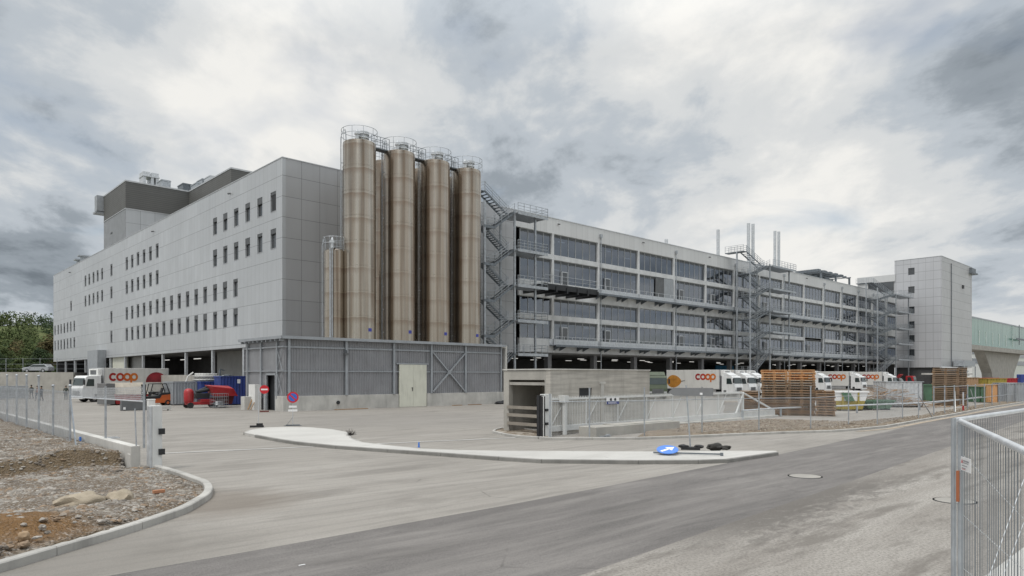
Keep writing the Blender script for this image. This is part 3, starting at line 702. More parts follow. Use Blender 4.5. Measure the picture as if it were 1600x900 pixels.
# roof plant room, flush with the side wall at its far end
ta0, ta1 = apx(196, AB), apx(162, AB); zt = zat(283, AB, ta0); zb_ = zat(326, AB, ta0)
bb = AB
while (W(bb, ta0)[0]/W(bb, ta0)[1]*F+800) < 295: bb += .05
ac1 = apx(361, bb)
m = MB(); m.box(AB+.02, AB+45, ta0, ta1, ZR-.3, zb_)
r2 = part('plant_room_base', m, cladding('plant_room_panels', CL, 2.4, .3, [(1, 1.2, .2, .04), (0, 2.1, 0, .05)]), fb)
m = MB(); m.box(AB-.04, AB+45.1, ta0-.06, ta1+.06, zb_, zb_+.12); part('plant_room_trim', m, M['trim'], fb)
m = MB(); m.box(AB+.02, AB+45, ta0+.02, ta1, zb_+.12, zt); m.box(bb, AB+45, ac1, ta0+.02, ZR-.3, zt)
part('plant_room', m, [M['louver']], fb)
m = MB(); m.box(AB-.03, AB+45.1, ta0-.04, ta1+.04, zt, zt+.22); m.box(bb-.06, AB+45.1, ac1-.06, ta0-.04, zt, zt+.22); part('plant_room_coping', m, M['trim'], fb)
m = MB(); zz_ = zat(321, AB, ta1); m.box(AB-1.0, AB+1.2, ta1+.06, ta1+1.6, zz_-1, zz_+1.6); m.box(AB-1.2, AB+1.4, ta1+.1, ta1+1.9, zz_-1.4, zz_-1.1); part('intake_hood', m, M['grey'], fb)
b_ = bb+6.5; m = MB(); m.cyl((b_, ac1-.15, ZR), (b_, ac1-.15, zt-.2), .14, 8); part('downpipe', m, M['galv_lt'], fb)
# roof equipment
def roofbox(px0, px1, y0, y1, b_off, dep, mat, nm, frame=False):
    b_ = AB+b_off; k = (px0+px1)/2; ac = apx(k, b_); s_ = W(b_, ac)[1]/F
    w_ = (px1-px0)*s_/1.25; z1 = zat(y0, b_, ac); z0 = zat(y1, b_, ac)-1
    m = MB()
    if frame:
        for q in (-w_/2, 0, w_/2-.5): m.box(b_+q, b_+q+.5, ac, ac+dep, z0, z1-.9)
        m.box(b_-w_/2-.1, b_+w_/2+.1, ac-.2, ac+dep, z1-.9, z1-.7); m.box(b_-w_/2, b_-w_/2+w_*.45, ac, ac+dep, z1-.7, z1); m.box(b_+.1, b_+w_/2, ac, ac+dep, z1-.7, z1)
    else:
        m.box(b_-w_/2, b_+w_/2, ac, ac+dep, z0, z1); m.box(b_-w_/2-.08, b_+w_/2+.08, ac-.08, ac+dep+.08, z1-.25, z1-.1)
    part(nm, m, mat, fb)
roofbox(222, 250, 269.5, 289, 10, 2.5, M['galv_lt'], 'roof_duct', True)
roofbox(251, 268, 281, 294, 10.5, 2.5, M['galv'], 'roof_fan_box')
roofbox(284, 305, 287, 299, 17, 3, M['galv_dark'], 'roof_fan_box')
roofbox(306, 316, 285, 298, 17, 3, M['galv'], 'roof_fan_box')
roofbox(315, 327, 279, 298, 19, 3, M['galv'], 'roof_fan_box'); roofbox(327, 336, 274, 298, 19, 3, M['galv_lt'], 'roof_fan_box')
for x, y in ((128, 408), (134, 402)):
    b_ = AB+4; ac = apx(x, b_); z_ = zat(y, b_, ac); m = MB(); m.box(b_-.8, b_+.8, ac, ac+1, z_-1, z_+.1); m.box(b_-1.3, b_+1.3, ac-.3, ac+1.3, z_+.1, z_+.35); m.box(b_-.6, b_+.6, ac, ac+1, ZR-.5, z_-1); part('roof_vent', m, M['galv'], fb)

# ---- glazed production hall (right)
ph = thing('production_hall', 'long glazed production hall with stacked window bands and two outside walkways', 'factory building', B0, GA)
ZH = ZR
cols = [bpx(x, GA) for x in (864, 935.5, 998)]; sp = (cols[2]-cols[0])/2
C0 = cols[0]; cols = [C0+sp*i for i in range(0, 40) if C0+sp*i < BE-1]
edges = [B0]+cols+[BE]
bands = [(6.1, 7.9, 'f0'), (10.45, 11.1, 'b1'), (13.4, 15.5, 'f2'), (18.65, 19.3, 'b3')]
wrows = [(7.9, 10.45), (11.1, 13.4), (15.5, 18.65), (19.3, 22.15)]
m = MB(); m.box(B0-1, BE, GA, GA+.5, 22.15, ZH); part('roof_fascia', m, M['clad_pale'], ph)
m = MB(); m.box(B0-1, BE, GA-.06, GA+.56, ZH, ZH+.1); part('parapet_coping', m, M['galv_lt'], ph)
m = MB(); m.box(B0-1, BE, GA+.5, GA+60, ZH-.5, ZH-.3); part('roof', m, M['roof'], ph)
gapA, gapB = bpx(1258, GA), bpx(1287, GA)      # tall opening that breaks the lower slab
for z0, z1, k in bands:
    m = MB()
    if k == 'b1': m.box(B0, gapA, GA, GA+.45, z0, z1); m.box(gapB, BE, GA, GA+.45, z0, z1)
    else: m.box(B0, BE, GA, GA+.45, z0, z1)
    part('slab_band', m, M['band'], ph)
m = MB()
for z in (7.1, 10.9, 14.7, 19.1): m.box(B0, BE, GA+.6, GA+13, z-.3, z-.05)
m.box(B0, BE, GA+.45, GA+30, 5.9, 6.1)
part('floor_slabs', m, M['soffit'], ph)
m = MB(); m.box(B0, BE, GA+13, GA+13.2, 6.1, ZH-.5)
for i in range(0, len(edges), 2): m.box(edges[i]-.1, edges[i]+.1, GA+3, GA+13, 6.1, ZH-.5)
part('interior_wall', m, M['interior'], ph)
wl1, wl2 = bpx(1040, GA), bpx(1250, GA); m = MB(); m.box(wl1, wl2+10, GA+8, GA+8.2, 10.9, 14.4); part('warm_lit_interior_wall', m, plain('lit_interior_wall', (.62, .56, .38), .8, 0, .1, .3), ph)  # warm lamplight of the middle bays painted as the wall colour
for cb in cols: m = MB(); m.box(cb-.17, cb+.17, GA-.05, GA+.5, 6.12, 22.15); part('facade_column', m, M['band'], ph)
nw = 0; random.seed(5)
for i in range(len(edges)-1):
    e0, e1 = edges[i]+.24, edges[i+1]-.24
    if e1-e0 < 1.5: continue
    for k, (z0, z1) in enumerate(wrows):
        mid = (e0+e1)/2
        if k in (0, 1) and e0 < (gapA+gapB)/2 < e1 and k == 1: pass
        n_ = max(2, round((e1-e0)/1.55)); m = MB(); w_ = (e1-e0)/n_
        for q in range(n_+1): m.box(e0+q*w_-.035, e0+q*w_+.035, GA+.18, GA+.3, z0, z1)
        m.box(e0, e1, GA+.17, GA+.29, z1-.08, z1); m.box(e0, e1, GA+.17, GA+.29, z0, z0+.07)
        m.m = 1; q0 = random.randrange(n_)
        if k > 1 or i % 3: m.box(e0, e1, GA+.2, GA+.28, z1-.42, z1-.08)
        f = part('window', m, [M['frame_light'], M['frame_dark']], ph)
        m = MB(); m.box(e0, e1, GA+.23, GA+.25, z0+.02, z1-.1); part('glazing', m, M['glass'], f); nw += 1
    # doors onto the walkways
    if i > 0 or True:
        for z0 in (7.15, 14.75):
            if i in (1, 2, 4, 5, 7, 9, 12):
                d0 = e0+1.25+.3*(i % 2); m = MB()
                m.box(d0, d0+1.15, GA-.04, GA+.16, z0+2.35, z0+2.45); m.box(d0, d0+.07, GA-.04, GA+.16, z0, z0+2.35); m.box(d0+1.08, d0+1.15, GA-.04, GA+.16, z0, z0+2.35)
                m.box(d0+.07, d0+1.08, GA-.02, GA+.1, z0, z0+.5); dd = part('door', m, M['galv_lt'], ph)
                m = MB(); m.box(d0+.1, d0+1.05, GA+.0, GA+.04, z0+.5, z0+2.35); part('door_pane', m, M['pane'], dd)
cnt = 0
for i in range(1, min(13, len(edges)-1)):
    for z in (22.0, 18.4, 14.2, 10.3):
        if random.random() < .85 and cnt < 50:
            x0 = edges[i]+random.uniform(.8, 5.6); m = MB(); n_ = 1
            for q in range(n_):
                xq = x0+q*2.2+random.uniform(-.3, .3); yq = GA+random.choice((2.5, 4.5, 6.5)); m.box(xq, xq+1.3, yq, yq+.12, z-.12, z-.04)
            part('ceiling_light', m, M['lamp'], ph); cnt += 1
# ground floor hall
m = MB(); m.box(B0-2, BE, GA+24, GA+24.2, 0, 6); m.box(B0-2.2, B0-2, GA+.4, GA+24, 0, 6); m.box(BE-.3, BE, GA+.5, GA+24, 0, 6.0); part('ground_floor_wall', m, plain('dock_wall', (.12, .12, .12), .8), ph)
for i in range(len(cols)*2): m = MB(); x0 = C0+sp/2*i-1.3; m.box(x0, x0+2.9, GA+23.85, GA+23.98, 0, 3.4); part('dock_door', m, M['blackmetal'], ph)
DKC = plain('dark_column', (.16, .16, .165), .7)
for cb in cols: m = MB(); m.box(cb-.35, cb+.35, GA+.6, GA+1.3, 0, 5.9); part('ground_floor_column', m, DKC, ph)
random.seed(9)
for i in range(16):
    x0 = C0+sp*.85*i
    for q in (0, 1, 2): m = MB(); yq = GA+5+q*4.5; xq = x0+random.uniform(0, 3); m.box(xq, xq+1.4, yq, yq+.1, 5.5, 5.56); part('ceiling_light', m, M['lamp'], ph)
bx = bpx(1126, GA+20); m = MB(); m.box(bx-2, bx+6, GA+20, GA+20.3, 4.0, 5.4); part('blue_machine_panel', m, plain('bright_blue_panel', (.02, .25, .5), .5), ph)
# rain pipes with hoppers on every second column
for j, cb in enumerate(cols):
    if j % 2 == 1 or j > 8:
        m = MB(); m.cyl((cb+.35, GA-.16, .3), (cb+.35, GA-.16, 23.1), .07, 8); m.box(cb+.17, cb+.53, GA-.34, GA-.02, 22.9, 23.4); part('rain_pipe', m, M['galv'], ph)
    else:
        m = MB(); m.cyl((cb+1, GA-.35, 23.5), (cb+1, GA+.02, 23.6), .09, 8); part('drain_spout', m, M['darkgrey'], ph)
# walkways with brackets and railings
wkb0 = [bpx(858, GA-1), bpx(936, GA-1)]
for zi, z in enumerate((7.1, 14.7)):
    w0 = [bpx(858, GA), bpx(925, GA)][zi]; w1 = BE-9
    m = MB(); m.box(w0, w1, GA-1.25, GA-.05, z-.1, z-.03); m.box(w0, w1, GA-1.3, GA-1.22, z-.24, z+.02)
    x = w0+.8; k = 0
    while x < w1-1:
        for q in (0, 1.2): m.exx([(GA-1.25, z-.12), (GA-.02, z-.12), (GA-.02, z-.75), (GA-1.2, z-.28)], x+q, x+q+.1)
        x += sp/2
    wk = part('walkway', m, M['galv_dark'], ph)
    m = MB(); x = w0
    while x < w1:
        m.box(x-.03, x+.03, GA-1.29, GA-1.24, z, z+1.12); x += 1.6
    for q in (.15, .55, 1.1): m.box(w0, w1, GA-1.28, GA-1.25, z+q-.02, z+q+.02)
    part('railing', m, M['galv_lt'], wk)
    m = MB(); m.box(w0, w1, GA-.05, GA-.005, z+.05, z+.82); part('parapet_panels', m, M['galv_lt'], wk)
# projecting grating platform at the near end of the upper walkway
q0, q1 = bpx(851, 6.2), bpx(933, 6.2); m = MB(); m.box(q0, q1, 6.2, GA-1.3, 14.35, 14.6)
for i in range(6): x = q0+(q1-q0)*i/5; m.box(x-.12, x+.12, 6.0, GA, 13.6, 14.34)
m.box(q0, q1, 6.1, 6.2, 13.9, 14.6); part('grating_platform', m, M['blackmetal'], ph)
m = MB(); m.tube([(q0, 6.2, 15.7), (q1, 6.2, 15.7), (q1, GA-1.3, 15.7)], .03); m.tube([(q0, 6.2, 15.2), (q1, 6.2, 15.2), (q1, GA-1.3, 15.2)], .02)
for i in range(8): x = q0+(q1-q0)*i/7; m.cyl((x, 6.2, 14.6), (x, 6.2, 15.7), .025, 6)
part('platform_railing', m, M['galv'], ph)
# grey infill panels in one bay
x0, x1 = bpx(1025, GA), bpx(1048, GA); m = MB(); m.box(x0, x1, GA+.05, GA+.15, 15.5, 18.6); part('infill_panel', m, M['darkgrey'], ph); m = MB(); m.box(x0+2.2, x1+1, GA-.02, GA+.04, 15.5, 18.6); part('infill_panel', m, M['grey'], ph)
# chimneys
for px, top, bot, r_ in ((1041, 374, 381, .28), (1122, 359, 398, .3), (1169.5, 349, 410, .32), (1176.5, 350, 410, .32), (1210.8, 361, 425, .3), (1216.8, 362, 425, .3)):
    a_ = GA+4; b_ = bpx(px, a_); m = MB(); z_ = zat(top, b_, a_); m.lathe(b_, a_, [(r_, ZH-.5), (r_, z_), (r_-.06, z_), (r_-.06, z_-.4)], 14); part('chimney', m, M['galv_lt'], ph, smooth=True)
# open steel frame on the roof
a_ = GA+10; b0_ = bpx(1283, a_); b1_ = bpx(1345, a_)-8; m = MB(); zt_ = zat(428, b0_+4, a_)
for x in (b0_, (b0_+b1_)/2, b1_):
    for y in (a_, a_+9): m.box(x-.2, x+.2, y-.2, y+.2, ZH, zt_)
for y in (a_, a_+4.5, a_+9): m.box(b0_-.4, b1_+.4, y-.15, y+.15, zt_, zt_+.3)
for k in range(7): x = b0_+(b1_-b0_)*k/6; m.box(x-.1, x+.1, a_-.4, a_+9.4, zt_+.3, zt_+.5)
for k in range(5): x = b0_+(b1_-b0_)*(k+.2)/5; m.box(x, x+1.6, a_+1, a_+7, zt_+.5, zt_+1.1)
m.box(b0_, b1_, a_+2, a_+6, ZH-.2, ZH+1.2); part('roof_cooler_frame', m, M['galv_dark'], ph)
m = MB()
x = bpx(1345, GA+14)
for k in range(12): m.cyl((x+2.2*k, GA+14, ZH-.3), (x+2.2*k, GA+14, ZH+1.2+2), .04, 5)
m.tube([(x, GA+14, ZH+3.1), (x+24, GA+14, ZH+3.1)], .03); m.tube([(x, GA+14, ZH+2.5), (x+24, GA+14, ZH+2.5)], .03); part('roof_railing', m, M['galv'], ph)

# ---- corner tower
tw = thing('corner_tower', 'tall square grey panelled tower at the right end of the glazed hall', 'tower building', BE, -.5)
PA = apx(1471, BE); PB = bpx(1518.5, PA); ZT = zat(400, BE, PA); ZB = 5.2
holes = []
for y in (424, 453, 484.5, 507.5, 529, 551):
    a_ = apx(1424, BE); z_ = zat(y, BE, a_); hw = .75; holes.append((a_-hw, a_+hw, z_-.9, z_+.9))
TE = GA+.5
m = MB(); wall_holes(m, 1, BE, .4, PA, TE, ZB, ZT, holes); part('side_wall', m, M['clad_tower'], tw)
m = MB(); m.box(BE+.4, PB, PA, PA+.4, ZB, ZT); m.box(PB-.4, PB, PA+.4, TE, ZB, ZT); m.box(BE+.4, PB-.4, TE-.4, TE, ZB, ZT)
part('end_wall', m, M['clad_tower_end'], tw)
m = MB(); m.box(BE-.06, PB+.06, PA-.06, TE+.06, ZT, ZT+.12); part('roof', m, M['trim'], tw)
for h in holes:
    m = MB(); m.box(BE+.15, BE+.3, h[0], h[0]+.08, h[2], h[3]); m.box(BE+.15, BE+.3, h[1]-.08, h[1], h[2], h[3]); m.box(BE+.15, BE+.3, h[0], h[1], h[3]-.08, h[3]); m.box(BE+.15, BE+.3, h[0], h[1], h[2], h[2]+.08); m.box(BE+.15, BE+.3, (h[0]+h[1])/2-.03, (h[0]+h[1])/2+.03, h[2], h[3])
    f = part('window', m, M['frame_dark'], tw); m = MB(); m.box(BE+.2, BE+.24, h[0], h[1], h[2], h[3]); part('pane', m, M['pane'], f)
m = MB(); m.box(PB-2.5, PB+1.6, PA-.6, PA+1.4, zat(427, PB, PA), zat(420, PB, PA)); m.box(PB-3, PB+2.2, PA-1, PA+1.6, zat(429, PB, PA), zat(427, PB, PA)); part('intake_hood', m, M['galv_dark'], tw)
m = MB(); x = bpx(1504, PA); z_ = zat(448, x, PA); m.box(x-.5, x+.5, PA-.3, PA-.01, z_-.5, z_+.4); part('wall_lamp', m, M['blackmetal'], tw)
m = MB(); x = bpx(1486, PA); m.cyl((x, PA-.12, ZB), (x, PA-.12, ZT-1), .1, 8); part('rain_pipe', m, M['galv_dark'], tw)
zw0, zw1 = zat(455, BE, GA+14), zat(437, BE, GA+14)
m = MB(); wa1 = apx(1340, BE); m.box(BE-.0, BE+12, TE+.02, wa1, ZR-2, zw1); m.box(BE-.3, BE-.02, apx(1401, BE)+.3, wa1, zw1-1.8, zw1); part('link_wing', m, M['clad_pale'], tw)
m = MB(); m.box(BE-.25, BE-.05, apx(1400, BE)+.5, apx(1357, BE), ZR-1.0, zw1-1.85); part('link_window_strip', m, M['pane'], tw)
m = MB(); m.box(BE+1, PB-1, PA+2.5, PA+2.9, 0, ZB); m.box(BE+.4, BE+.7, PA+2.5, TE, 0, ZB); m.box(PB-1.4, PB-1.0, PA+2.9, TE, 0, ZB); part('ground_floor_wall', m, M['interior'], tw)
m = MB()
for k in range(3): z_ = 5.0-k*.8; m.cyl((BE-6, PA-1.5-k*.3, z_), (BE+16, PA-1.5-k*.3, z_), .3, 10)
part('pipe_run', m, M['galv_lt'], tw, smooth=True)
m = MB(); m.box(BE-8, BE+14, PA-3.5, PA+2.2, 3.3, 3.7); part('canopy', m, M['conc_lt'], tw)
# stair & tanks beside the tower
# ---- glass footbridge
fbz1, fbz0 = zat(490, PB, PA+3), zat(539, PB, PA+3)
br = thing('glass_footbridge', 'green glass covered footbridge running out from the corner tower', 'footbridge', PB, PA+3)
m = MB(); m.box(PB+.05, PB+90, PA+3, PA+9, fbz0+.5, fbz1-.4); part('glazed_walls', m, M['green_glass'], br)
m = MB(); m.box(PB+.05, PB+90, PA+2.9, PA+9.1, fbz1-.4, fbz1); part('roof', m, M['galv'], br)
m = MB(); m.box(PB+.05, PB+90, PA+2.7, PA+9.3, fbz0-.9, fbz0+.5); part('deck', m, M['conc'], br)
m = MB()
for k in range(6): x = bpx(1530+10.5*k, PA+2.9); m.box(x, x+.5, PA+2.92, PA+2.97, fbz0+1.2, fbz0+5)
part('white_window_strips', m, plain('pale_window_strip', (.65, .72, .68), .4), br)
px0, px1 = bpx(1541, PA+4), bpx(1597, PA+4); c_ = (px0+px1)/2; hw = (px1-px0)/2
m = MB(); m.exy([(c_-hw*.55, 0), (c_+hw*.55, 0), (c_+hw*.62, 4), (c_+hw, fbz0-.92), (c_-hw, fbz0-.92), (c_-hw*.62, 4)], PA+4.5, PA+7.5); part('pier', m, M['conc'], br, bevel=.1)
m = MB(); x = bpx(1592, PA+2); z_ = zat(530, x, PA+2); m.box(x-4, x+10, PA+1.8, PA+2, z_-.3, z_+.3); m.box(x-.2, x+.2, PA+1.8, PA+2, z_-2, z_+5); part('tension_frame', m, M['galv_dark'], br)
# ---- white buildings behind the bridge
bgb = thing('office_building', 'low white office building with dark window strips behind the footbridge pier', 'building', PB+12, PA+18)
x0 = bpx(1519, PA+22); m = MB(); m.box(x0, x0+120, PA+22, PA+40, 0, zat(546, x0, PA+22)); part('wall', m, M['white'], bgb)
for y in (549, 563.5):
    m = MB(); z_ = zat(y, x0, PA+22); m.box(x0-.1, x0+118, PA+21.9, PA+21.98, z_-1.1, z_+.9); part('window_strip', m, M['pane'], bgb)
m = MB(); m.box(bpx(1543, PA+21), bpx(1556, PA+21), PA+21.7, PA+21.88, 0, 3.2); part('doorway', m, M['darkgrey'], bgb)
eq = thing('ventilation_unit', 'stacked grey ventilation unit on a steel frame against the foot of the tower', 'machine', PB-3, PA-3)
x0, x1 = bpx(1507, PA-3), bpx(1524, PA-3); m = MB(); zt_ = zat(563, x0, PA-3); m.box(x0, x1, PA-3, PA-.5, zt_-1.5, zt_); m.cyl(((x0+x1)/2-.5, PA-1.5, 0), ((x0+x1)/2-.5, PA-1.5, zt_-1.5), 1.0, 14)
for k in range(7): m.box(x0-.2, x0+1.6, PA-3.1, PA-2.8, k*.8, k*.8+.12)
for x in (x0, x1-.2): m.box(x, x+.2, PA-3.1, PA-2.9, 0, zt_-1.5)
part('housing', m, M['galv'], eq)

# ---- outside stair towers
def stair_tower(b0, bm, b1, label, levels, top, a0=5.5, near=False):
    st = thing('fire_escape', label, 'outside staircase', b0, a0, 0, group='galvanised stair towers in front of the hall')
    a1 = a0+1.25; a2 = a0+2.5
    run0 = b0+1.6; m = MB()
    zt_ = top
    for x, y, zt_ in ((b0, a0, levels[-1]+.6), (b0, a2, top-1), (bm, a0, levels[-1]+.2), (bm, a2, levels[-1]+.2), (b1-1.6, a0, levels[-1])): m = MB(); m.box(x-.11, x+.11, y-.11, y+.11, 0, zt_); part('column', m, M['galv'], st)
    rail_posts = MB(); rails = MB()
    def rail(p, q, z0, z1):
        L = math.dist(p, q); n_ = max(1, round(L/1.1))
        for i in range(n_+1): t_ = i/n_; x = p[0]+(q[0]-p[0])*t_; y = p[1]+(q[1]-p[1])*t_; z = z0+(z1-z0)*t_; rail_posts.box(x-.025, x+.025, y-.025, y+.025, z, z+1.1)
        for h in (.4, .75, 1.1): rails.bar((p[0], p[1], z0+h), (q[0], q[1], z1+h), .045)
    prev = 0
    for li, z in enumerate(levels):
        mid = (prev+z)/2
        m = MB(); m.box(b0-.1, run0, a0-.08, a2+.08, mid-.12, mid); m.box(b0-.12, run0, a0-.12, a0-.06, mid-.25, mid+.06); part('landing', m, M['galv_dark'], st)
        rail((b0, a0), (run0, a0), mid, mid); rail((b0, a0), (b0, a2), mid, mid)
        m = MB(); m.box(bm, b1, a0-.6, a2+.1, z-.14, z); m.box(bm, b1, a0-.66, a0-.6, z-.28, z+.06); m.box(bm+.5, bm+2.5, a2+.1, GA-1.3, z-.14, z); part('landing', m, M['galv'], st)
        rail((bm, a0-.6), (b1, a0-.6), z, z); rail((b1, a0-.6), (b1, a2), z, z); rail((b1, a2), (bm+2.6, a2), z, z)
        for (zs, ze, ya, dirn) in ((prev, mid, a1+.1, -1), (mid, z, a0, 1)):
            m = MB(); ya1 = ya+1.1; xs, xe = (bm, run0) if dirn < 0 else (run0, bm)
            n_ = 11
            for k in range(n_):
                t_ = (k+.5)/n_; x = xs+(xe-xs)*t_; zz_ = zs+(ze-zs)*(k+1)/n_; m.box(x-.14, x+.14, ya+.04, ya1-.04, zz_-.04, zz_)
            for y in (ya, ya1-.05): 
                m.add([(xs, y, zs-.16), (xe, y, ze-.16), (xe, y, ze+.1), (xs, y, zs+.1), (xs, y+.05, zs-.16), (xe, y+.05, ze-.16), (xe, y+.05, ze+.1), (xs, y+.05, zs+.1)],
                      [(0,1,2,3),(7,6,5,4),(0,4,5,1),(1,5,6,2),(2,6,7,3),(3,7,4,0)])
            part('flight', m, M['galv_dark'], st); rail((xs, ya), (xe, ya), zs, ze); rail((xs, ya1), (xe, ya1), zs, ze)
        prev = z
    # last half flight up to the roof walkway
    z = levels[-1]; m = MB(); xe = b0+1.2; ze = top-1.0
    for k in range(9): t_ = (k+.5)/9; x = bm+(xe-bm)*t_; zz_ = z+(ze-z)*(k+1)/9; m.box(x-.14, x+.14, a1+.15, a2, zz_-.04, zz_)
    m.bar((bm, a1+.1, z), (xe, a1+.1, ze), .06, .25); m.bar((bm, a2, z), (xe, a2, ze), .06, .25); part('flight', m, M['galv_dark'], st); rail((bm, a1+.1), (xe, a1+.1), z, ze)
    m = MB(); m.box(b0-.1, xe, a1, GA+.3, ze-.14, ze); part('landing', m, M['galv_dark'], st)
    for x in (b0, xe):
        rail((x, a1), (x, GA+.3), ze, ze)
    hoop = [(b0, GA+.3+.8*math.sin(k*math.pi/6)*0, ze+1.1) for k in range(1)]
    rails.add(rail_posts.v, rail_posts.f); part('railing', rails, M['galv'], st)
    return st
b0, bm, b1 = bpx(757, 5.5), bpx(804, 5.5), bpx(855, 5.0)
stair_tower(b0, bm, b1, 'zigzag steel staircase at the near end of the hall beside the rightmost silo', [5.6, 9.6, 13.8, 18.0, 22.4], 25.6)
stair_tower(bpx(1172, 5.5), bpx(1207, 5.5)-1, bpx(1239, 5.5), 'zigzag steel staircase halfway along the hall in front of the chimneys', [7.1, 11, 14.8, 18.9, 23.0], 26)
stair_tower(bpx(1371, 5.5), bpx(1400, 5.5), bpx(1423, 5.5), 'zigzag steel staircase at the far end of the hall against the corner tower', [7.1, 11, 14.8, 18.9, 23.0], 26)

# ---- corrugated shed below the silos
sh = thing('corrugated_shed', 'blue-grey corrugated steel shed on a concrete plinth below the silos', 'shed', 0, 0)
SE = bpx(784, 0); SD = apx(383, 0); ZSH = 6.12
def corr(mb, p, q, z0, z1, step=.25, dep=.045):     # corrugated sheet between two site points, ribs outward
    L = math.dist(p, q); n_ = int(L/step); ux, uy = (q[0]-p[0])/L, (q[1]-p[1])/L; nx, ny = uy, -ux
    prof = []
    for i in range(n_+1):
        for f_, d_ in ((0, 0), (.35, 0), (.5, 1), (.85, 1)):
            s_ = (i+f_)*step
            if s_ <= L: prof.append((p[0]+ux*s_+nx*d_*dep, p[1]+uy*s_+ny*d_*dep))
    k = len(mb.v); mb.v += [(x, y, z0) for x, y in prof]+[(x, y, z1) for x, y in prof]; N_ = len(prof)
    for i in range(N_-1): mb.f.append((k+i, k+i+1, k+N_+i+1, k+N_+i)); mb.mi.append(mb.m)
d0, d1_ = bpx(623.5, -.02), bpx(666, -.02); ZD = zat(569.5, d0, 0)
SHC = plain('shed_sheet_paint', (.265, .268, .282), .5, .25, .1, .7, .2)
SHF = plain('shed_frame_paint', (.33, .35, .372), .45, .3, .12, 1.5, .15)
m = MB(); corr(m, (0.05, .1), (d0-.1, .1), 1.25, ZSH-.05); corr(m, (d1_+.1, .1), (SE, .1), 1.25, ZSH-.05); corr(m, (d0-.1, .1), (d1_+.1, .1), ZD+.05, ZSH-.05)
o1, o2 = apx(432, 0), apx(417, 0)
m.box(.05, .12, .12, o1, 1.25, ZSH-.05); m.box(.05, .12, o2, SD, 0.0, ZSH-.05); m.box(.05, .12, o1, o2, 3.0, ZSH-.05)
m.box(.12, SE, SD-.1, SD, 0, ZSH-.05)
part('sheet_wall', m, SHC, sh)
m = MB(); m.box(-.12, d0-.08, -.1, .25, -.02, 1.25); m.box(d1_+.08, SE+.3, -.1, .25, -.02, 1.25); m.box(-.12, .18, .25, o1, -.02, 1.25)
part('plinth', m, M['conc_plinth'], sh, bevel=.015)
m = MB(); m.box(-.35, SE+.2, -.35, SD+.6, ZSH-.05, ZSH+.02); m.box(-.4, SE+.25, -.42, -.33, ZSH-.12, ZSH+.12); m.box(-.42, -.34, -.42, SD+.6, ZSH-.12, ZSH+.12); part('roof', m, SHF, sh)
for x in (452, 541.5, 616, 674.5, 728): 
    m = MB(); b_ = bpx(x, -.1); m.box(b_-.11, b_+.11, -.12, -.1, 1.25, ZSH-.1); m.box(b_-.11, b_+.11, .04, .06, 1.25, ZSH-.1); m.box(b_-.015, b_+.015, -.1, .04, 1.25, ZSH-.1); m.box(b_-.16, b_+.16, -.16, .08, 1.25, 1.28); part('post', m, SHF, sh)
for x in (432, 407, 386):
    a_ = apx(x, -.1); m = MB(); m.box(-.12, .05, a_-.1, a_+.1, 1.0 if x > 400 else 0, ZSH-.1); part('post', m, SHF, sh)
m = MB(); m.box(SE-.2, SE-.05, -.1, .05, 1.25, ZSH-.1); part('post', m, SHF, sh)
m = MB(); m.box(0, SE, -.03, .04, 5.28, 5.42); m.box(0, d0, -.03, .03, 3.28, 3.38); m.box(d1_, SE, -.03, .03, 3.28, 3.38); m.box(d0-.3, d1_+.3, -.06, .04, ZD+.02, ZD+.14); m.box(-.08, .04, 0, SD, 5.3, 5.42); m.box(-.08, .04, 0, SD, 3.3, 3.38)
for a_ in [SD*k/9 for k in range(10)]: m.box(-.4, -.0, a_-.05, a_+.05, ZSH-.3, ZSH-.13)
part('wall_rails', m, SHF, sh)
x0, x1 = bpx(676.5, -.1), bpx(726, -.1)
m = MB(); m.bar((x0, -.1, 5.2), (x1, -.1, 1.4), .15, .12); m.bar((x0, -.13, 1.4), (x1, -.13, 5.2), .15, .12); m.box((x0+x1)/2-.2, (x0+x1)/2+.2, -.2, -.02, 3.1, 3.5); part('cross_brace', m, SHF, sh)
a_ = apx(441, 0); m = MB(); m.bar((-.06, .2, 5.2), (-.06, o1-.2, 3.4), .05); m.bar((-.06, .2, 3.4), (-.06, o1-.2, 5.2), .05); m.bar((-.06, .2, 3.2), (-.06, o1-.2, 1.4), .05); m.bar((-.06, .2, 1.4), (-.06, o1-.2, 3.2), .05); part('cross_brace', m, SHF, sh)
m = MB(); dm = (d0+d1_)/2; m.box(d0, dm-.01, -.08, .05, .02, ZD); m.box(dm+.01, d1_, -.08, .05, .02, ZD); dr = part('double_door', m, M['cream'], sh)
m = MB(); m.box(dm-.18, dm-.04, -.13, -.08, 1.78, 1.84); m.box(dm-.12, dm-.08, -.12, -.08, 1.5, 1.84); part('door_handle', m, M['blackmetal'], dr)
m = MB(); m.box(.3, .5, o1-.5, o2+.5, 0, 3); part('side_doorway', m, M['blackmetal'], sh)
m = MB(); m.box(-.1, .02, o1-.02, o1+.12, 0, 3.1); m.box(-.1, .02, o2-.1, o2+.05, 0, 3.1); m.box(-.1, .02, o1, o2, 3.0, 3.15); part('side_door_frame', m, M['galv'], sh)
b_ = bpx(541, -.1); m = MB(); m.box(b_-.25, b_+.1, -.4, -.12, 4.75, 4.95); m.box(b_-.05, b_+.05, -.2, -.12, 4.95, 5.2); part('wall_lamp', m, M['darkgrey'], sh)
b_ = bpx(528, -.1); m = MB(); m.cyl((b_, -.2, .62), (b_, -.05, .62), .16, 14); part('wall_outlet', m, M['blackmetal'], sh)
m = MB(); m.box(SE+.31, SE+.55, -.25, 3, -.02, ZSH+.05); part('end_pillar', m, M['conc_lt'], sh)
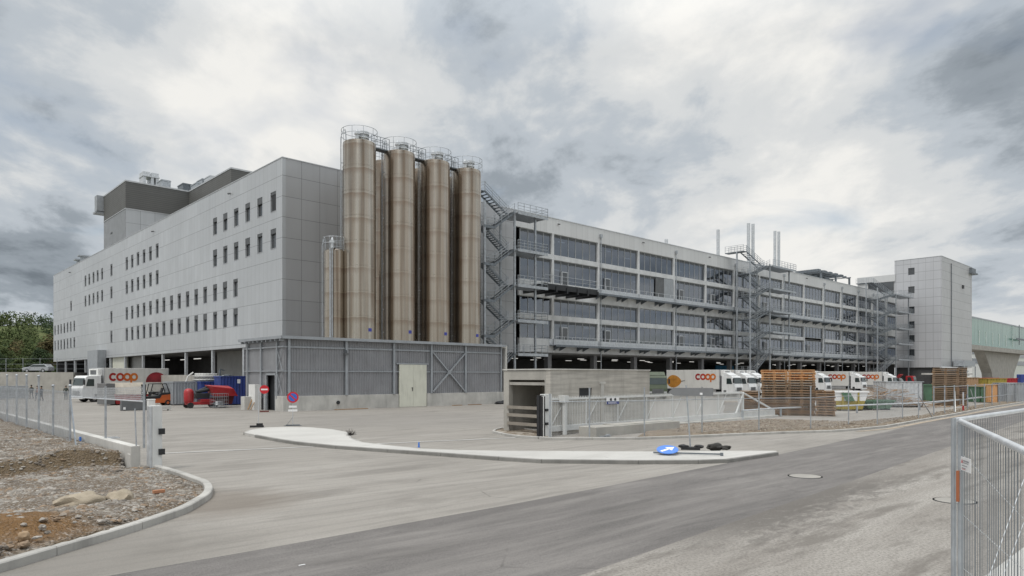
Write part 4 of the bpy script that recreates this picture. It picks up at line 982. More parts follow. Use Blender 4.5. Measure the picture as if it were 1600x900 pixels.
solo('cabinet', MB().box(-.7, -.15, apx(402, -.5), apx(392, -.5), 0, 2.2), M['white'], 'white utility cabinet at the back corner of the shed side', 'cabinet', -.4, SD-1)
m = MB(); a_ = apx(387, -.9); m.box(-1.3, -.6, a_-.3, a_+.5, 0, 1.15); solo('concrete_block', m, M['conc_lt'], 'pale concrete block standing at the far corner of the shed', 'concrete block', -1, a_)
for k, (x, dx, mt, lb) in enumerate(((396, .2, 'wood_mid', 'long timber plank leaning on the shed side wall'), (400, .5, 'wood_old', 'dark short plank leaning beside the long timber plank'))):
    a_ = apx(x, -.6); m = MB(); m.bar((-1.1, a_, .02), (-.35, a_+.2, 1.6-.4*k), .12, .04); solo('plank', m, M[mt], lb, 'plank', -.8, a_)
# planks lying by the shed wall
for x0, x1, lb in ((524, 575, 'long brown plank lying along the foot of the shed wall left of the cream doors'), (708, 722, 'short plank lying by the shed wall right of the cream doors'), (733, 752, 'thin plank lying by the shed wall near its right end')):
    b_, c_ = bpx(x0, -.7), bpx(x1, -.7); m = MB(); m.box(b_, c_, -.75, -.5, .01, .07); solo('plank', m, M['wood_mid'], lb, 'plank', b_, -.7)
b_ = bpx(782, -.6); m = MB(); m.blob((b_-.3, -.8, .12), (.6, .3, .2), 3, .3, 2); m.blob((b_+.5, -.6, .15), (.4, .3, .2), 6, .3, 2); solo('rubbish_bag', m, M['black'], 'black rubbish bags dumped at the right end of the shed wall', 'bag', b_, -.7, smooth=True)

# ---- silos
def silo(b, a, z0, z1, r_, label, group='tall stainless steel silos', small=False):
    t_ = thing('silo', label, 'silo', b, a, z0, local=True, group=group); h = z1-z0
    n_ = 8 if not small else 3; prof = [(r_-.02, 0), (r_-.02, .1)]; seams = [h*(k/n_) for k in range(1, n_)]
    for s_ in seams: prof += [(r_-.004*(int(s_) % 2), s_-.05), (r_+.018, s_-.04), (r_+.018, s_+.02), (r_-.004, s_+.03)]
    prof += [(r_, h-.25), (r_-.03, h-.05), (r_*.75, h+.12), (.02, h+.22)]
    m = MB(); m.lathe(0, 0, prof, 64, caps=False); part('shell', m, M['silo'], t_, smooth=True)
    m = MB(); m.lathe(0, 0, [(r_+.1, 0), (r_+.1, .13), (r_-.02, .13)], 48); part('base_ring', m, M['galv_lt'], t_)
    m = MB(); zr = h+1.15; n2 = 10; off = math.pi/n2
    rr = r_+.12
    for z_ in (h+.6, zr): m.tube([(rr*math.cos(2*math.pi*k/24), rr*math.sin(2*math.pi*k/24), z_) for k in range(24)], .024, 5, True)
    for k in range(n2): t2 = 2*math.pi*k/n2; m.cyl((rr*math.cos(t2), rr*math.sin(t2), h-.1), (rr*math.cos(t2), rr*math.sin(t2), zr), .022, 5)
    part('guard_rail', m, M['galv'], t_)
    m = MB(); m.cyl((-.35, -.2, h+.1), (-.35, -.2, h+.95), .17, 12); m.cyl((-.35, -.2, h+.72), (-.35, -.2, h+.84), .26, 12); m.cyl((-.35, -.2, h+.84), (-.35, -.2, h+1.2), .16, 12, r2=.06); part('vent_pipe', m, M['galv_lt'], t_, smooth=True)
    if not small:
        m = MB(); m.cyl((.45, .1, h+.1), (.45, .1, h+.95), .42, 16); m.cyl((.45, .1, h+.55), (.45, .1, h+.64), .56, 16); m.cyl((.45, .1, h+.9), (.45, .1, h+1.15), .58, 16); part('filter_head', m, M['galv_lt'], t_, smooth=True)
        m = MB(); az_ = R(-55); m.box(-.12, .12, -.02, 0, .8, 1.1); m.rot(0)
        ang = math.atan2(-1, -.05); ang = math.atan2(-1, .15)
        m = MB(); cx, cy = math.cos(ang), math.sin(ang)
        nx, ny = -cy, cx; w_ = .17; q = [(cx*(r_+.012)+nx*s_, cy*(r_+.012)+ny*s_) for s_ in (-w_, w_)]; q2 = [(cx*(r_-.03)+nx*s_, cy*(r_-.03)+ny*s_) for s_ in (w_, -w_)]
        m.prism(q+q2, .85, 1.15); part('blue_number_plate', m, plain('plate_blue', (.04, .05, .3), .5), t_)
    # ladder with gooseneck on the left flank (towards -b)
    la = math.atan2(.40, -1); lx, ly = math.cos(la)*(r_+.16), math.sin(la)*(r_+.16); tx, ty = -math.sin(la), math.cos(la)
    m = MB()
    for s_ in (-.2, .2):
        p = (lx+tx*s_, ly+ty*s_); m.cyl((*p, .0), (*p, h+.4), .025, 5)
        m.tube([(p[0]*(1-.18*math.sin(k*math.pi/16)*1.5), p[1]*(1-.18*math.sin(k*math.pi/16)*1.5), h+.4+.75*math.sin(k*math.pi/8)) for k in range(8)]+[(p[0]*.72, p[1]*.72, h+.15)], .025, 5)
    k = .3
    while k < h: m.bar((lx+tx*-.2, ly+ty*-.2, k), (lx+tx*.2, ly+ty*.2, k), .025); k += .3
    for k in range(int(h//2.2)): m.bar((lx, ly, 1+k*2.2), (lx*.88, ly*.88, 1+k*2.2), .06)
    part('ladder', m, M['galv'], t_)
    return t_
SR = 1.52; sa = 2.15; ZS0 = ZSH+.03
sb = [bpx(x, sa-0) for x in (561.5, 624, 679.5, 729)]
st_ = [H+(HY-y)*(W(bq, sa)[1])/F for y, bq in zip((222, 241, 256, 269), sb)]; ztop = sum(st_)/4
print('silo b', sb, st_, SR)
names = ['leftmost tall silo in the front row, nearest the panelled end wall', 'second tall silo from the left in the front row', 'third tall silo from the left in the front row', 'rightmost tall silo in the front row, beside the zigzag staircase']
S0 = silo(sb[0], sa, ZS0, ztop, SR, names[0])
for k in (1, 2, 3): dup(S0, sb[k], sa, ZS0, 0, names[k])
back = ['tall silo of the back row showing between the first and second front silos', 'tall silo of the back row showing between the second and third front silos', 'tall silo of the back row showing between the third and fourth front silos']
for k, x in enumerate((602, 655.5, 708)): dup(S0, bpx(x, sa+3.6), sa+3.6, ZS0-.0, 0, back[k])
bs = bpx(523, 3.2); silo(bs, 3.2, ZS0, zat(392, bs, 3.2), .95, 'short narrow silo on the left of the tall silos', group=None, small=True)
m = MB()
for k, x in enumerate((516, 519)): q = bpx(x, 1.9); m.cyl((q, 1.9, ZS0), (q, 1.9, zat(388, q, 1.9)), .07, 8)
q = bpx(519, 1.9); m.tube([(q, 1.9, zat(388, q, 1.9)), (q+.5, 2.5, zat(384, q, 1.9)), (q+1.5, 3.2, zat(384, q, 1.9))], .07, 8)
solo('filling_pipe', m, M['galv'], 'pair of thin vertical filling pipes in front of the short silo', 'pipe', q, 1.9, ZS0)
# catwalks between silo tops
for k in range(3):
    c0 = sb[k]+SR*.8; c1 = sb[k+1]-SR*.8; m = MB(); m.box(c0, c1, sa-.1, sa+.7, ztop-.05, ztop+.05)
    for y in (sa-.1, sa+.7):
        for z_ in (.6, 1.1): m.bar((c0, y, ztop+z_), (c1, y, ztop+z_), .035)
        for q in (0, .5, 1): m.box(c0+(c1-c0)*q-.02, c0+(c1-c0)*q+.02, y-.02, y+.02, ztop, ztop+1.1)
    solo('catwalk', m, M['galv_dark'], 'grating catwalk joining the tops of the '+('first and second', 'second and third', 'third and fourth')[k]+' front silos', 'catwalk', c0, sa, ztop, group='catwalks between the silo tops')

# ---- concrete gatehouse / ramp head
gb, ga = SW(*[(860-800)/F*34.2, 34.2])
g_l = apx(787, gb)-ga; g_w = bpx(1015, ga)-gb; ZG = 3.22
gh = thing('concrete_ramp_house', 'board-marked concrete ramp house with a dark opening behind the sliding gate', 'concrete building', gb, ga)
m = MB(); w0, w1 = bpx(905, ga)-0, bpx(925, ga)
wall_holes(m, 0, ga, .3, gb, gb+g_w, 0, ZG, [(w0, w1, 1.75, 2.3)])
part('long_wall', m, M['conc_form'], gh)
m = MB(); oa0, oa1 = apx(851, gb), apx(795, gb); wall_holes(m, 1, gb+.002, .3, ga+.3, ga+g_l, 0, ZG-.02, [(oa0, oa1, 0, 2.72)])
m.box(gb+.3, gb+g_w, ga+g_l-.3, ga+g_l, 0, ZG-.02); m.box(gb+g_w-.3, gb+g_w-.002, ga+.3, ga+g_l-.3, 0, ZG-.02); m.box(gb+.05, gb+.9, oa0-.1, oa1+.1, 2.45, 2.6)
part('end_wall', m, M['conc'], gh)
m = MB(); m.box(gb-.05, gb+g_w+.03, ga-.05, ga+g_l+.05, ZG, ZG+.06); part('roof', m, M['conc_lt'], gh)
m = MB(); m.box(w0, w1, ga+.1, ga+.2, 1.75, 2.3); part('window_opening', m, M['blackmetal'], gh)
m = MB(); m.box(gb+2.6, gb+2.8, ga+.3, ga+g_l-.3, 0, ZG-.05); part('inner_wall', m, M['conc'], gh)
for k, z_ in enumerate((1.22, .82, .38)):
    m = MB(); m.box(gb-.06, gb-.02, ga+.35, oa1+.1, z_, z_+.16); part('barrier_board', m, plain('grey_weathered_board', (.26, .235, .20), .85), gh)
m = MB(); q = bpx(943, ga-.1); m.box(q-.12, q+.12, ga-.03, ga, .4, 2.6); m.box(q-.25, q+.25, ga-.04, ga, 2.5, 2.62); part('stained_strip', m, M['conc_plinth'], gh)
# ================================================================== VEHICLES
def annulus(mb, cx, cz, ro, ri, y, a0=0, a1=360, n=28, flip=1, th=.01):
    pts = []
    for i in range(n+1):
        t_ = R(a0+(a1-a0)*i/n); pts.append((math.cos(t_), math.sin(t_)))
    for i in range(n):
        (c0, s0), (c1, s1) = pts[i], pts[i+1]
        q = [(cx+flip*ro*c0, cz+ro*s0), (cx+flip*ro*c1, cz+ro*s1), (cx+flip*ri*c1, cz+ri*s1), (cx+flip*ri*c0, cz+ri*s0)]
        f = (0, 1, 2, 3) if (y < 0) == (flip > 0) else (3, 2, 1, 0)
        mb.add([(x, y, z) for x, z in q], [f])
LM = [plain('letter_red', (.30, .012, .01), .5, 0, .03), plain('letter_red_orange', (.40, .03, .01), .5, 0, .03), plain('letter_orange_red', (.50, .10, .015), .5, 0, .03), plain('letter_orange', (.55, .15, .02), .5, 0, .03)]
def lettering(x0, z0, hgt, y, flip):      # c o o p, each letter a thick ring; flip = +1 reads towards +x
    ro = hgt/2; ri = ro*.48; st = ro*1.72; out_ = []
    mb = MB()
    mb.m = 0; annulus(mb, x0+flip*ro, z0+ro, ro, ri, y, 42, 318, 24, flip)
    for k in (1, 2): mb.m = k; annulus(mb, x0+flip*(ro+st*k), z0+ro, ro, ri, y+(.002*k if y > 0 else -.002*k), 0, 360, 28, flip)
    mb.m = 3; yy = y+(.006 if y > 0 else -.006); annulus(mb, x0+flip*(ro+st*3), z0+ro, ro, ri, yy, 0, 360, 28, flip)
    xs = x0+flip*(st*3+.0); xe = xs+flip*(ro-ri)*1.0
    q = [(xs, z0-ro*.62), (xe, z0-ro*.62), (xe, z0+ro), (xs, z0+ro)]
    yy += .002 if y > 0 else -.002
    mb.add([(x, yy, z) for x, z in q], [(0, 1, 2, 3) if (y < 0) == (flip > 0) else (3, 2, 1, 0)])
    return mb
TRW = plain('truck_white', (.70, .71, .71), .35, 0, .04, 1.2, .25); TRB = plain('truck_box_white', (.62, .615, .59), .4, 0, .05, .8, .2)
def truck(b, a, rot, label, L=10.5, pic='pear', name='box_truck', body=None, group='delivery trucks with box bodies', deflector=True):
    t_ = thing(name, label, 'truck', b, a, 0, rot, local=True, group=group); bx0, bx1 = -L, -2.35
    BW = body or TRW
    m = MB(); m.exy([(-2.1, .55), (-.08, .55), (0, .62), (0, 1.35), (-.12, 1.75), (-.38, 2.75), (-.6, 2.95), (-2.1, 3.0)], -1.2, 1.2); cab = part('cab', m, BW, t_, bevel=.05)
    if deflector: m = MB(); m.exy([(-2.05, 3.0), (-.75, 3.0), (-1.5, 3.42), (-2.05, 3.5)], -1.05, 1.05); part('air_deflector', m, BW, t_, bevel=.05)
    m = MB(); m.exy([(-.165, 1.87), (-.375, 2.68), (-.345, 2.69), (-.125, 1.87)], -1.08, 1.08); part('windshield', m, M['carglass'], cab)
    for s_ in (1, -1):
        m = MB(); m.exy([(-.42, 1.8), (-1.3, 1.8), (-1.3, 2.6), (-.62, 2.6)], s_*1.2, s_*1.215); part('side_window', m, M['carglass'], cab)
        m = MB(); m.bar((-.3, s_*1.2, 2.5), (-.12, s_*1.42, 2.5), .04); m.box(-.16, -.02, s_*1.32, s_*1.52, 1.95, 2.55); part('mirror', m, M['blackmetal'], cab)
        m = MB(); m.box(-.02, .02, s_*.75, s_*1.12, .75, .98); part('headlight', m, M['trim'], cab)
        m = MB(); m.box(-1.9, -.8, s_*1.19, s_*1.23, .35, .52); m.box(-1.75, -1.35, s_*1.2, s_*1.23, .6, .9); part('step', m, M['blackmetal'], cab)
    m = MB(); m.box(-.3, .03, -1.2, 1.2, .38, .7); part('bumper', m, BW if pic != 'none' else M['blackmetal'], t_, bevel=.03)
    m = MB(); m.box(-.02, .02, -.7, .7, .72, 1.3)
    for k in range(4): m.box(-.0, .035, -.65, .65, .78+k*.14, .83+k*.14)
    part('grille', m, M['darkgrey'], t_)
    m = MB(); m.box(bx0+.2, -.8, -.45, .45, .65, .98); m.box(-4.6, -3.4, -1.15, -.5, .45, .95); m.box(-4.6, -3.6, .5, 1.15, .45, .95); m.box(bx0+.05, bx0+.2, -1.15, 1.15, .45, .6); part('chassis', m, M['blackmetal'], t_)
    for x in ((-1.35,) if L < 9 else (-1.35,))+((bx0+2.1, bx0+3.3) if L > 9 else (bx0+2.3,)):
        for s_ in (1, -1):
            m = MB(); m.cyl((x, s_*.85, .5), (x, s_*1.17, .5), .5, 20); w_ = part('wheel', m, M['black'], t_, smooth=True)
            m = MB(); m.cyl((x, s_*1.1, .5), (x, s_*1.185, .5), .27, 14); part('rim', m, M['trim'], w_)
            m = MB(); m.cyl((x, s_*1.16, .5), (x, s_*1.2, .5), .1, 8); part('hub', m, M['darkgrey'], w_)
    if pic != 'none':
        m = MB(); m.box(bx0, bx1, -1.27, 1.27, 1.05, 3.85); box_ = part('cargo_box', m, TRB, t_, bevel=.03)
        m = MB(); m.box(bx0-.02, bx1+.02, -1.285, 1.285, 1.0, 1.1)
        for x in (bx0, bx1-.06): m.box(x, x+.08, -1.285, 1.285, 1.05, 3.87)
        part('edge_trim', m, M['trim'], box_)
        m = MB(); m.box(bx1, bx1+.5, -.95, .95, 2.95, 3.75); part('cooling_unit', m, M['white'], t_, bevel=.05)
        m = MB(); m.box(bx1+.5, bx1+.52, -.6, .6, 3.1, 3.6); part('unit_grille', m, M['darkgrey'], t_)
        m = MB(); m.box(bx0+2.6 if L < 9 else bx0+4, -3.0, -1.22, -1.18, .5, 1.0); m.box(bx0+2.6 if L < 9 else bx0+4, -3.0, 1.18, 1.22, .5, 1.0); part('side_guard', m, M['trim'], t_)
        lh = .95
        m = lettering(bx1-.55, 2.35, lh, 1.289, -1); part('lettering', m, LM, box_)
        m = lettering(bx1-.6-lh*.5*1.72*3-lh, 2.35, lh, -1.289, 1); part('lettering', m, LM, box_)
        if pic == 'pear':
            for y in (1.283, -1.283):
                n_ = 30; P_ = []
                for i in range(n_):
                    t2 = 2*math.pi*i/n_; rr = .95*(1-.32*(math.cos(t2) > 0)*math.cos(t2)**2); x = bx0+1.25+1.35*math.cos(t2)*(1.05 if math.cos(t2) > 0 else .85); z = 2.15+rr*math.sin(t2); P_.append((x, z))
                m = MB(); m.add([(x, y, z) for x, z in P_], [tuple(range(n_)) if y < 0 else tuple(range(n_-1, -1, -1))])
                part('pear_picture', m, plain('pear_skin', (.45, .2, .035), .5, 0, .35, 1.2), box_)
                m = MB(); m.bar((bx0+2.6, y*1.002, 2.15), (bx0+3.3, y*1.002, 2.3), .06, .06); part('pear_stalk', m, M['darkgrey'], box_)
        else:
            for y in (1.283, -1.283):
                P_ = [(bx0+1.6+1.35*math.cos(math.pi*i/16), 2.2+1.2*math.sin(math.pi*i/16)) for i in range(17)]
                m = MB(); m.add([(x, y, z) for x, z in P_], [tuple(range(17)) if y < 0 else tuple(range(16, -1, -1))]); part('beet_picture', m, plain('beet_skin', (.25, .02, .03), .5, 0, .4, 1.5), box_)
    return t_
def truck_front(px, a, rot):            # b so that the truck's front centre shows at that photo column
    return bpx(px, a)
PI = math.pi
# left truck drives out towards the lower left; seen from its left side
lt_b, lt_a = S(122, 629)
truck(lt_b+.0, lt_a+.9, PI+.28, 'white box truck with red lettering parked left of the orange forklift', L=10.2, pic='beet', deflector=False)
fr = [(1150, 'white box truck with a pear picture behind the gate, the leftmost of the docked trucks', 'pear'), (1177, 'white box truck parked right beside the truck with the pear picture', 'beet'),
      (1194, 'white box truck whose cab shows just left of the tall pallet stack', 'beet'), (1295, 'white box truck whose cab shows just right of the tall pallet stack', 'beet'),
      (1351, 'white box truck behind the green and white skip, second from right in its row', 'beet'), (1401, 'white box truck at the right end of the docked row', 'beet')]
for px, lb, pc in fr: truck(bpx(px, -4.0), -4.0 if px != 1150 else -4.5, -PI/2, lb, L=11.4 if px == 1150 else 10.6, pic=pc)
gt = thing('tractor_unit', 'dark green tractor lorry without trailer facing the yard left of the pear truck', 'truck', 0, 0, local=True)
bpy.data.objects.remove(gt)
g = truck(bpx(1028, -3), -3, PI+.75, 'dull green lorry cab beside the concrete ramp house, left of the pear truck', L=6.5, pic='none', name='lorry_cab', body=plain('dull_green_paint', (.07, .09, .055), .5, 0, .1), group=None)
for px, lb in ((1418, 'dark small van beside the last truck of the docked row'), (1431, 'red skip loader behind the pale container')):
    b_ = bpx(px, 0); dk = 'dark' in lb
    t_ = thing('small_van' if dk else 'skip_loader', lb, 'van' if dk else 'truck', b_, 0, 0, -PI/2, local=True); bd = M['darkgrey'] if dk else M['red']
    m = MB(); m.exy([(-5, .5), (0, .5), (.0, 1.3), (-.9, 1.5), (-1.6, 2.5), (-5, 2.6)] if dk else [(-1.9, .6), (0, .6), (0, 1.6), (-.4, 3.0), (-1.9, 3.0)], -1, 1); part('body', m, bd, t_, bevel=.08)
    m = MB(); m.exy([(-.93, 1.55), (-1.58, 2.42), (-1.52, 2.44), (-.87, 1.55)] if dk else [(-.05, 1.75), (-.35, 2.8), (-.3, 2.82), (.0, 1.75)], -.9, .9); part('windshield', m, M['carglass'], t_)
    for s_ in (1, -1):
        m = MB(); m.exy([(-1.3, 1.6), (-2.6, 1.6), (-2.6, 2.35), (-1.75, 2.35)] if dk else [(-.5, 1.7), (-1.5, 1.7), (-1.5, 2.7), (-.8, 2.7)], s_*1.0, s_*1.012); part('side_window', m, M['carglass'], t_)
    for x in (-1, -4):
        for s_ in (1, -1): m = MB(); m.cyl((x, s_*.75, .42), (x, s_*1.02, .42), .42, 14); part('wheel', m, M['black'], t_)
    if not dk:
        m = MB(); m.box(-6, -1.9, -.5, .5, .7, 1.0); m.bar((-5.6, -.9, 1), (-3.2, -.9, 3.3), .25); m.bar((-5.6, .9, 1), (-3.2, .9, 3.3), .25); m.bar((-3.2, -1, 3.3), (-3.2, 1, 3.3), .25); part('lifting_arms', m, M['red'], t_)

# silver estate car up on the embankment road
def car(b, a, z, rot, label):
    t_ = thing('parked_car', label, 'car', b, a, z, rot, local=True)
    m = MB(); m.exy([(-2.3, .3), (2.3, .3), (2.35, .65), (2.1, .85), (1.2, .98), (.4, 1.42), (-1.7, 1.46), (-2.25, 1.0), (-2.35, .6)], -.88, .88); bd = part('body', m, plain('silver_car_paint', (.42, .44, .46), .3, .4), t_, bevel=.08)
    for s_ in (1, -1):
        m = MB(); m.exy([(1.0, 1.0), (.38, 1.36), (-1.6, 1.38), (-2.0, 1.02)], s_*.88, s_*.895); part('side_window', m, M['carglass'], bd)
        for x in (1.45, -1.4):
            m = MB(); m.cyl((x, s_*.68, .33), (x, s_*.9, .33), .33, 18); w_ = part('wheel', m, M['black'], t_, smooth=True); m = MB(); m.cyl((x, s_*.85, .33), (x, s_*.91, .33), .2, 12); part('rim', m, M['trim'], w_)
        m = MB(); m.box(2.22, 2.34, s_*.5, s_*.82, .62, .76); part('headlight', m, M['signwhite'], t_)
    return t_
# ================================================================== LEFT BACKGROUND
EB, EZ = AB-3.2, 3.05; EA = GA+15
rw_a = apx(88, EB)
m = MB(); m.box(EB, EB+.3, EA, rw_a+5, 0, EZ); rwall = solo('retaining_wall', m, M['conc'], 'long concrete retaining wall along the foot of the panelled factory block', 'wall', EB, EA)
m = MB(); m.box(EB+.05, EB+.25, EA+.1, rw_a+4, EZ, EZ+.06)
e_b = EB-4; ea = apx(60, e_b); z2 = 3.75; 
X0, Y0 = -92.0, 121.0
bL, aL = SW(X0, Y0); bC, aC = SW(-118*.66*1.0, 118)
# embankment with upper road
w1 = SW(-200, 118); w2 = SW(-74.5, 118.2)
m = MB(); m.prism([w1, w2, SW(-74.5, 118.6), SW(-200, 118.4)], 0, 3.6); solo('retaining_wall', m, M['conc'], 'grey concrete embankment wall under the road with the silver car', 'wall', *w2)
m = MB(); m.prism([SW(-400, 118.4), SW(-74.5, 118.6), SW(-74.5, 128), SW(-70, 170), SW(-400, 170)], 0, 3.58); struct('embankment', m, M['road'])
cb_, ca_ = SW(-740/F*125, 125); car(cb_, ca_, 3.6, -TH+PI, 'silver estate car parked on the embankment road at the far left')
fn = thing('embankment_railing', 'thin wire fence along the top of the embankment road', 'fence', *SW(-80, 131), 3.6)
for k in range(22): x, y = SW(-76-k*3.2, 131); m = MB(); m.box(x-.04, x+.04, y-.04, y+.04, 3.6, 6.3); part('post', m, M['galv'], fn); m = MB()
for z in (4.3, 5.2, 6.2): m.bar((*SW(-76, 131), z), (*SW(-144, 131), z), .03)
part('wires', m, M['galv'], fn)

# wooded hill (far off, one mass) and separate nearer trees
def leafcards(mb, c, r, n, size, rnd):
    for _ in range(n):
        while True:
            p = Vector((rnd.uniform(-1, 1), rnd.uniform(-1, 1), rnd.uniform(-1, 1)))
            if .25 < p.length < 1: break
        p = Vector((p.x*r[0], p.y*r[1], p.z*r[2]))+Vector(c); u_ = Vector((rnd.gauss(0, 1), rnd.gauss(0, 1), rnd.gauss(0, 1))).normalized(); w_ = u_.orthogonal().normalized(); s_ = size*rnd.uniform(.5, 1.3)
        mb.add([p-u_*s_, p+w_*s_*.6, p+u_*s_, p-w_*s_*.6], [(0, 1, 2, 3)])
rnd = random.Random(4)
def hillz(X, Y):
    return max(0, 62*math.exp(-((X+560)/230)**2)*min(1, max(0, (Y-430)/330))+10*mnoise.noise(Vector((X*.01, Y*.01, 0)))*min(1, max(0, (Y-430)/200)))
m = MB(); n_ = 40; k0 = 0
for j in range(n_+1):
    for i in range(n_+1):
        X = -1300+i*25.0; Y = 380+j*16.0; m.v.append((*SW(X, Y), hillz(X, Y)+.0))
for j in range(n_):
    for i in range(n_): a_ = j*(n_+1)+i; m.f.append((a_, a_+1, a_+n_+2, a_+n_+1)); m.mi.append(0)
struct('hill', m, M['grass'], smooth='all')
m = MB()
for _ in range(900):
    X = rnd.uniform(-900, -330); Y = rnd.uniform(420, 800)
    px = 800+F*X/Y
    if px < -60 or px > 130: continue
    z = hillz(X, Y); m.m = 0 if mnoise.noise(Vector((X*.012, Y*.012, 3))) > -.05 else 1; r_ = rnd.uniform(5, 9)
    leafcards(m, (*SW(X, Y), z+r_*.8), (r_, r_, r_*1.2), 150, 1.2, rnd)
struct('hill_woodland', m, [M['leaf_dark'], M['leaf_mid']], 'stuff')
def tree(X, Y, z, h, r_, mat, label, seed):
    rn = random.Random(seed); b, a = SW(X, Y); t_ = thing('broadleaf_tree', label, 'tree', b, a, z, local=True)
    m = MB(); m.cyl((0, 0, 0), (.15*h*.1, 0, h*.55), .045*h*.6, 8, r2=.012*h)
    for k in range(7): q = rn.uniform(0, 6.28); z_ = h*rn.uniform(.25, .5); m.cyl((0, 0, z_), (math.cos(q)*r_*.6, math.sin(q)*r_*.6, z_+h*.25), .012*h, 5, r2=.004*h)
    part('trunk', m, M['bark'], t_)
    m = MB()
    for k in range(16):
        q = rn.uniform(0, 6.28); d = r_*rn.uniform(.0, .75); z_ = h*rn.uniform(.3, .88); rr = r_*rn.uniform(.3, .5)*(1.15-.5*z_/h)
        leafcards(m, (math.cos(q)*d*(1.2-z_/h), math.sin(q)*d*(1.2-z_/h), z_), (rr, rr, rr*.8), 150, r_*.055, rn)
    part('crown', m, mat, t_)
TR = [(4, 190, 8.1, 4.8, 'leaf_mid', 'light green tree at the far left edge beyond the embankment'), (24, 200, 9.9, 5.6, 'leaf_rust', 'olive brown bushy tree left of centre beyond the embankment road'), (44, 185, 7.5, 4.8, 'leaf_mid', 'yellow-green tree behind the silver car'),
      (62, 178, 7.0, 4.8, 'leaf_dark', 'dark green bush tree right of the yellow-green tree'), (78, 184, 11.6, 5.2, 'leaf_rust', 'rusty brown tree close beside the far end of the factory block'), (92, 190, 10.4, 4.8, 'leaf_rust', 'rusty tree mostly hidden behind the corner of the factory block'), (-8, 180, 6.4, 4.8, 'leaf_dark', 'dark bush cut off by the left picture edge'),
      (14, 165, 3.5, 3.2, 'leaf_dark', 'low dark bush behind the embankment railing'), (52, 160, 2.9, 3.2, 'leaf_dark', 'low round bush right behind the silver car'), (33, 162, 3.8, 3.6, 'leaf_mid', 'low light bush left of the silver car')]
for i, (px, Y, h, r_, mt, lb) in enumerate(TR): tree((px-800)/F*Y, Y, 3.4, h, r_, M[mt], lb, 50+i)
hb, ha = SW((61-800)/F*330, 330); hs = thing('white_house', 'small white house between the trees on the left', 'house', hb, ha, 7, local=True)
part('wall', MB().box(-4, 4, -3, 3, 0, 6), M['white'], hs); part('roof', MB().exy([(-4.4, 6), (4.4, 6), (0, 8)], -3.4, 3.4), plain('dark_tiles', (.15, .09, .07), .8), hs)

# ================================================================== LEFT YARD OBJECTS
def local_thing(name, label, cat, px, py, rot=0, group=None):
    b, a = S(px, py); return thing(name, label, cat, b, a, 0, rot, local=True, group=group)
# forklift, seen from its left side; x forward
t_ = local_thing('forklift', 'orange forklift truck with a black open cab, parked beside the grey corrugated container', 'forklift', 243, 633.5, PI+.1)
m = MB(); m.exy([(-1.2, .25), (1.0, .25), (1.0, .62), (.3, .7), (-.2, .72), (-.4, 1.05), (-1.25, 1.15), (-1.35, .7)], -.55, .55); part('chassis', m, M['orange'], t_, bevel=.05)
m = MB(); m.exy([(-1.3, 1.14), (-.4, 1.04), (-.2, .73), (1.0, .66), (1.0, .9), (.7, .92), (.0, .95), (-.3, 1.25), (-1.3, 1.28)], -.57, .57); part('dark_cowl', m, M['blackmetal'], t_)
m = MB()
for y in (-.5, .5):
    m.bar((.75, y, .9), (.45, y, 2.15), .07); m.bar((-1.15, y, 1.2), (-.85, y, 2.15), .07); m.bar((.45, y, 2.15), (-.85, y, 2.15), .07)
for k in range(6): m.bar((.45-.26*k, -.5, 2.15), (.45-.26*k, .5, 2.15), .05)
part('overhead_guard', m, M['blackmetal'], t_)
m = MB(); m.box(-.55, -.05, -.25, .25, 1.05, 1.2); m.exy([(-.55, 1.1), (-.42, 1.1), (-.6, 1.75), (-.73, 1.75)], -.22, .22); part('seat', m, M['black'], t_, bevel=.03)
m = MB(); m.cyl((.5, 0, .9), (.3, 0, 1.35), .03, 6); m.tube([(.3+.05*math.cos(k), .17*math.sin(k*.785), 1.38+.15*math.cos(k*.785)) for k in range(8)], .018, 5, True); part('steering_wheel', m, M['black'], t_)
m = MB()
for y in (-.35, .35): m.box(1.05, 1.2, y-.06, y+.06, .1, 2.1); m.box(1.2, 2.25, y-.06, y+.06, .07, .12)
for z in (.5, 1.3, 2.05): m.box(1.08, 1.17, -.35, .35, z-.05, z+.05)
part('mast_and_forks', m, M['blackmetal'], t_)
for x, r_ in ((.75, .33), (-.95, .27)):
    for s_ in (1, -1): m = MB(); m.cyl((x, s_*.42, r_), (x, s_*.62, r_), r_, 18); w_ = part('wheel', m, M['black'], t_, smooth=True); m = MB(); m.cyl((x, s_*.55, r_), (x, s_*.63, r_), r_*.5, 12); part('rim', m, M['orange'], w_)
# open bin with pale tarpaulin and red lower half
t_ = local_thing('covered_skip', 'red skip covered with a pale tarpaulin in front of the white truck', 'skip', 198, 632, .25)
m = MB(); m.exy([(-1.5, .1), (1.5, .1), (1.8, 1.1), (-1.7, 1.1)], -.9, .9); part('bin', m, M['red'], t_, bevel=.02)
m = MB(); m.exx([(-1.0, 1.05), (1.0, 1.05), (.75, 2.15), (-.3, 2.25)], -1.6, 1.75); part('tarpaulin', m, M['tarp'], t_, bevel=.04)
m = MB(); m.box(-2.5, -1.62, -.85, .85, .1, 2.2); part('side_panel', m, M['soffit'], t_, bevel=.02)
m = MB(); [m.box(x, x+.25, -.85, .85, 0, .1) for x in (-1.2, .9)]; part('skids', m, M['blackmetal'], t_)
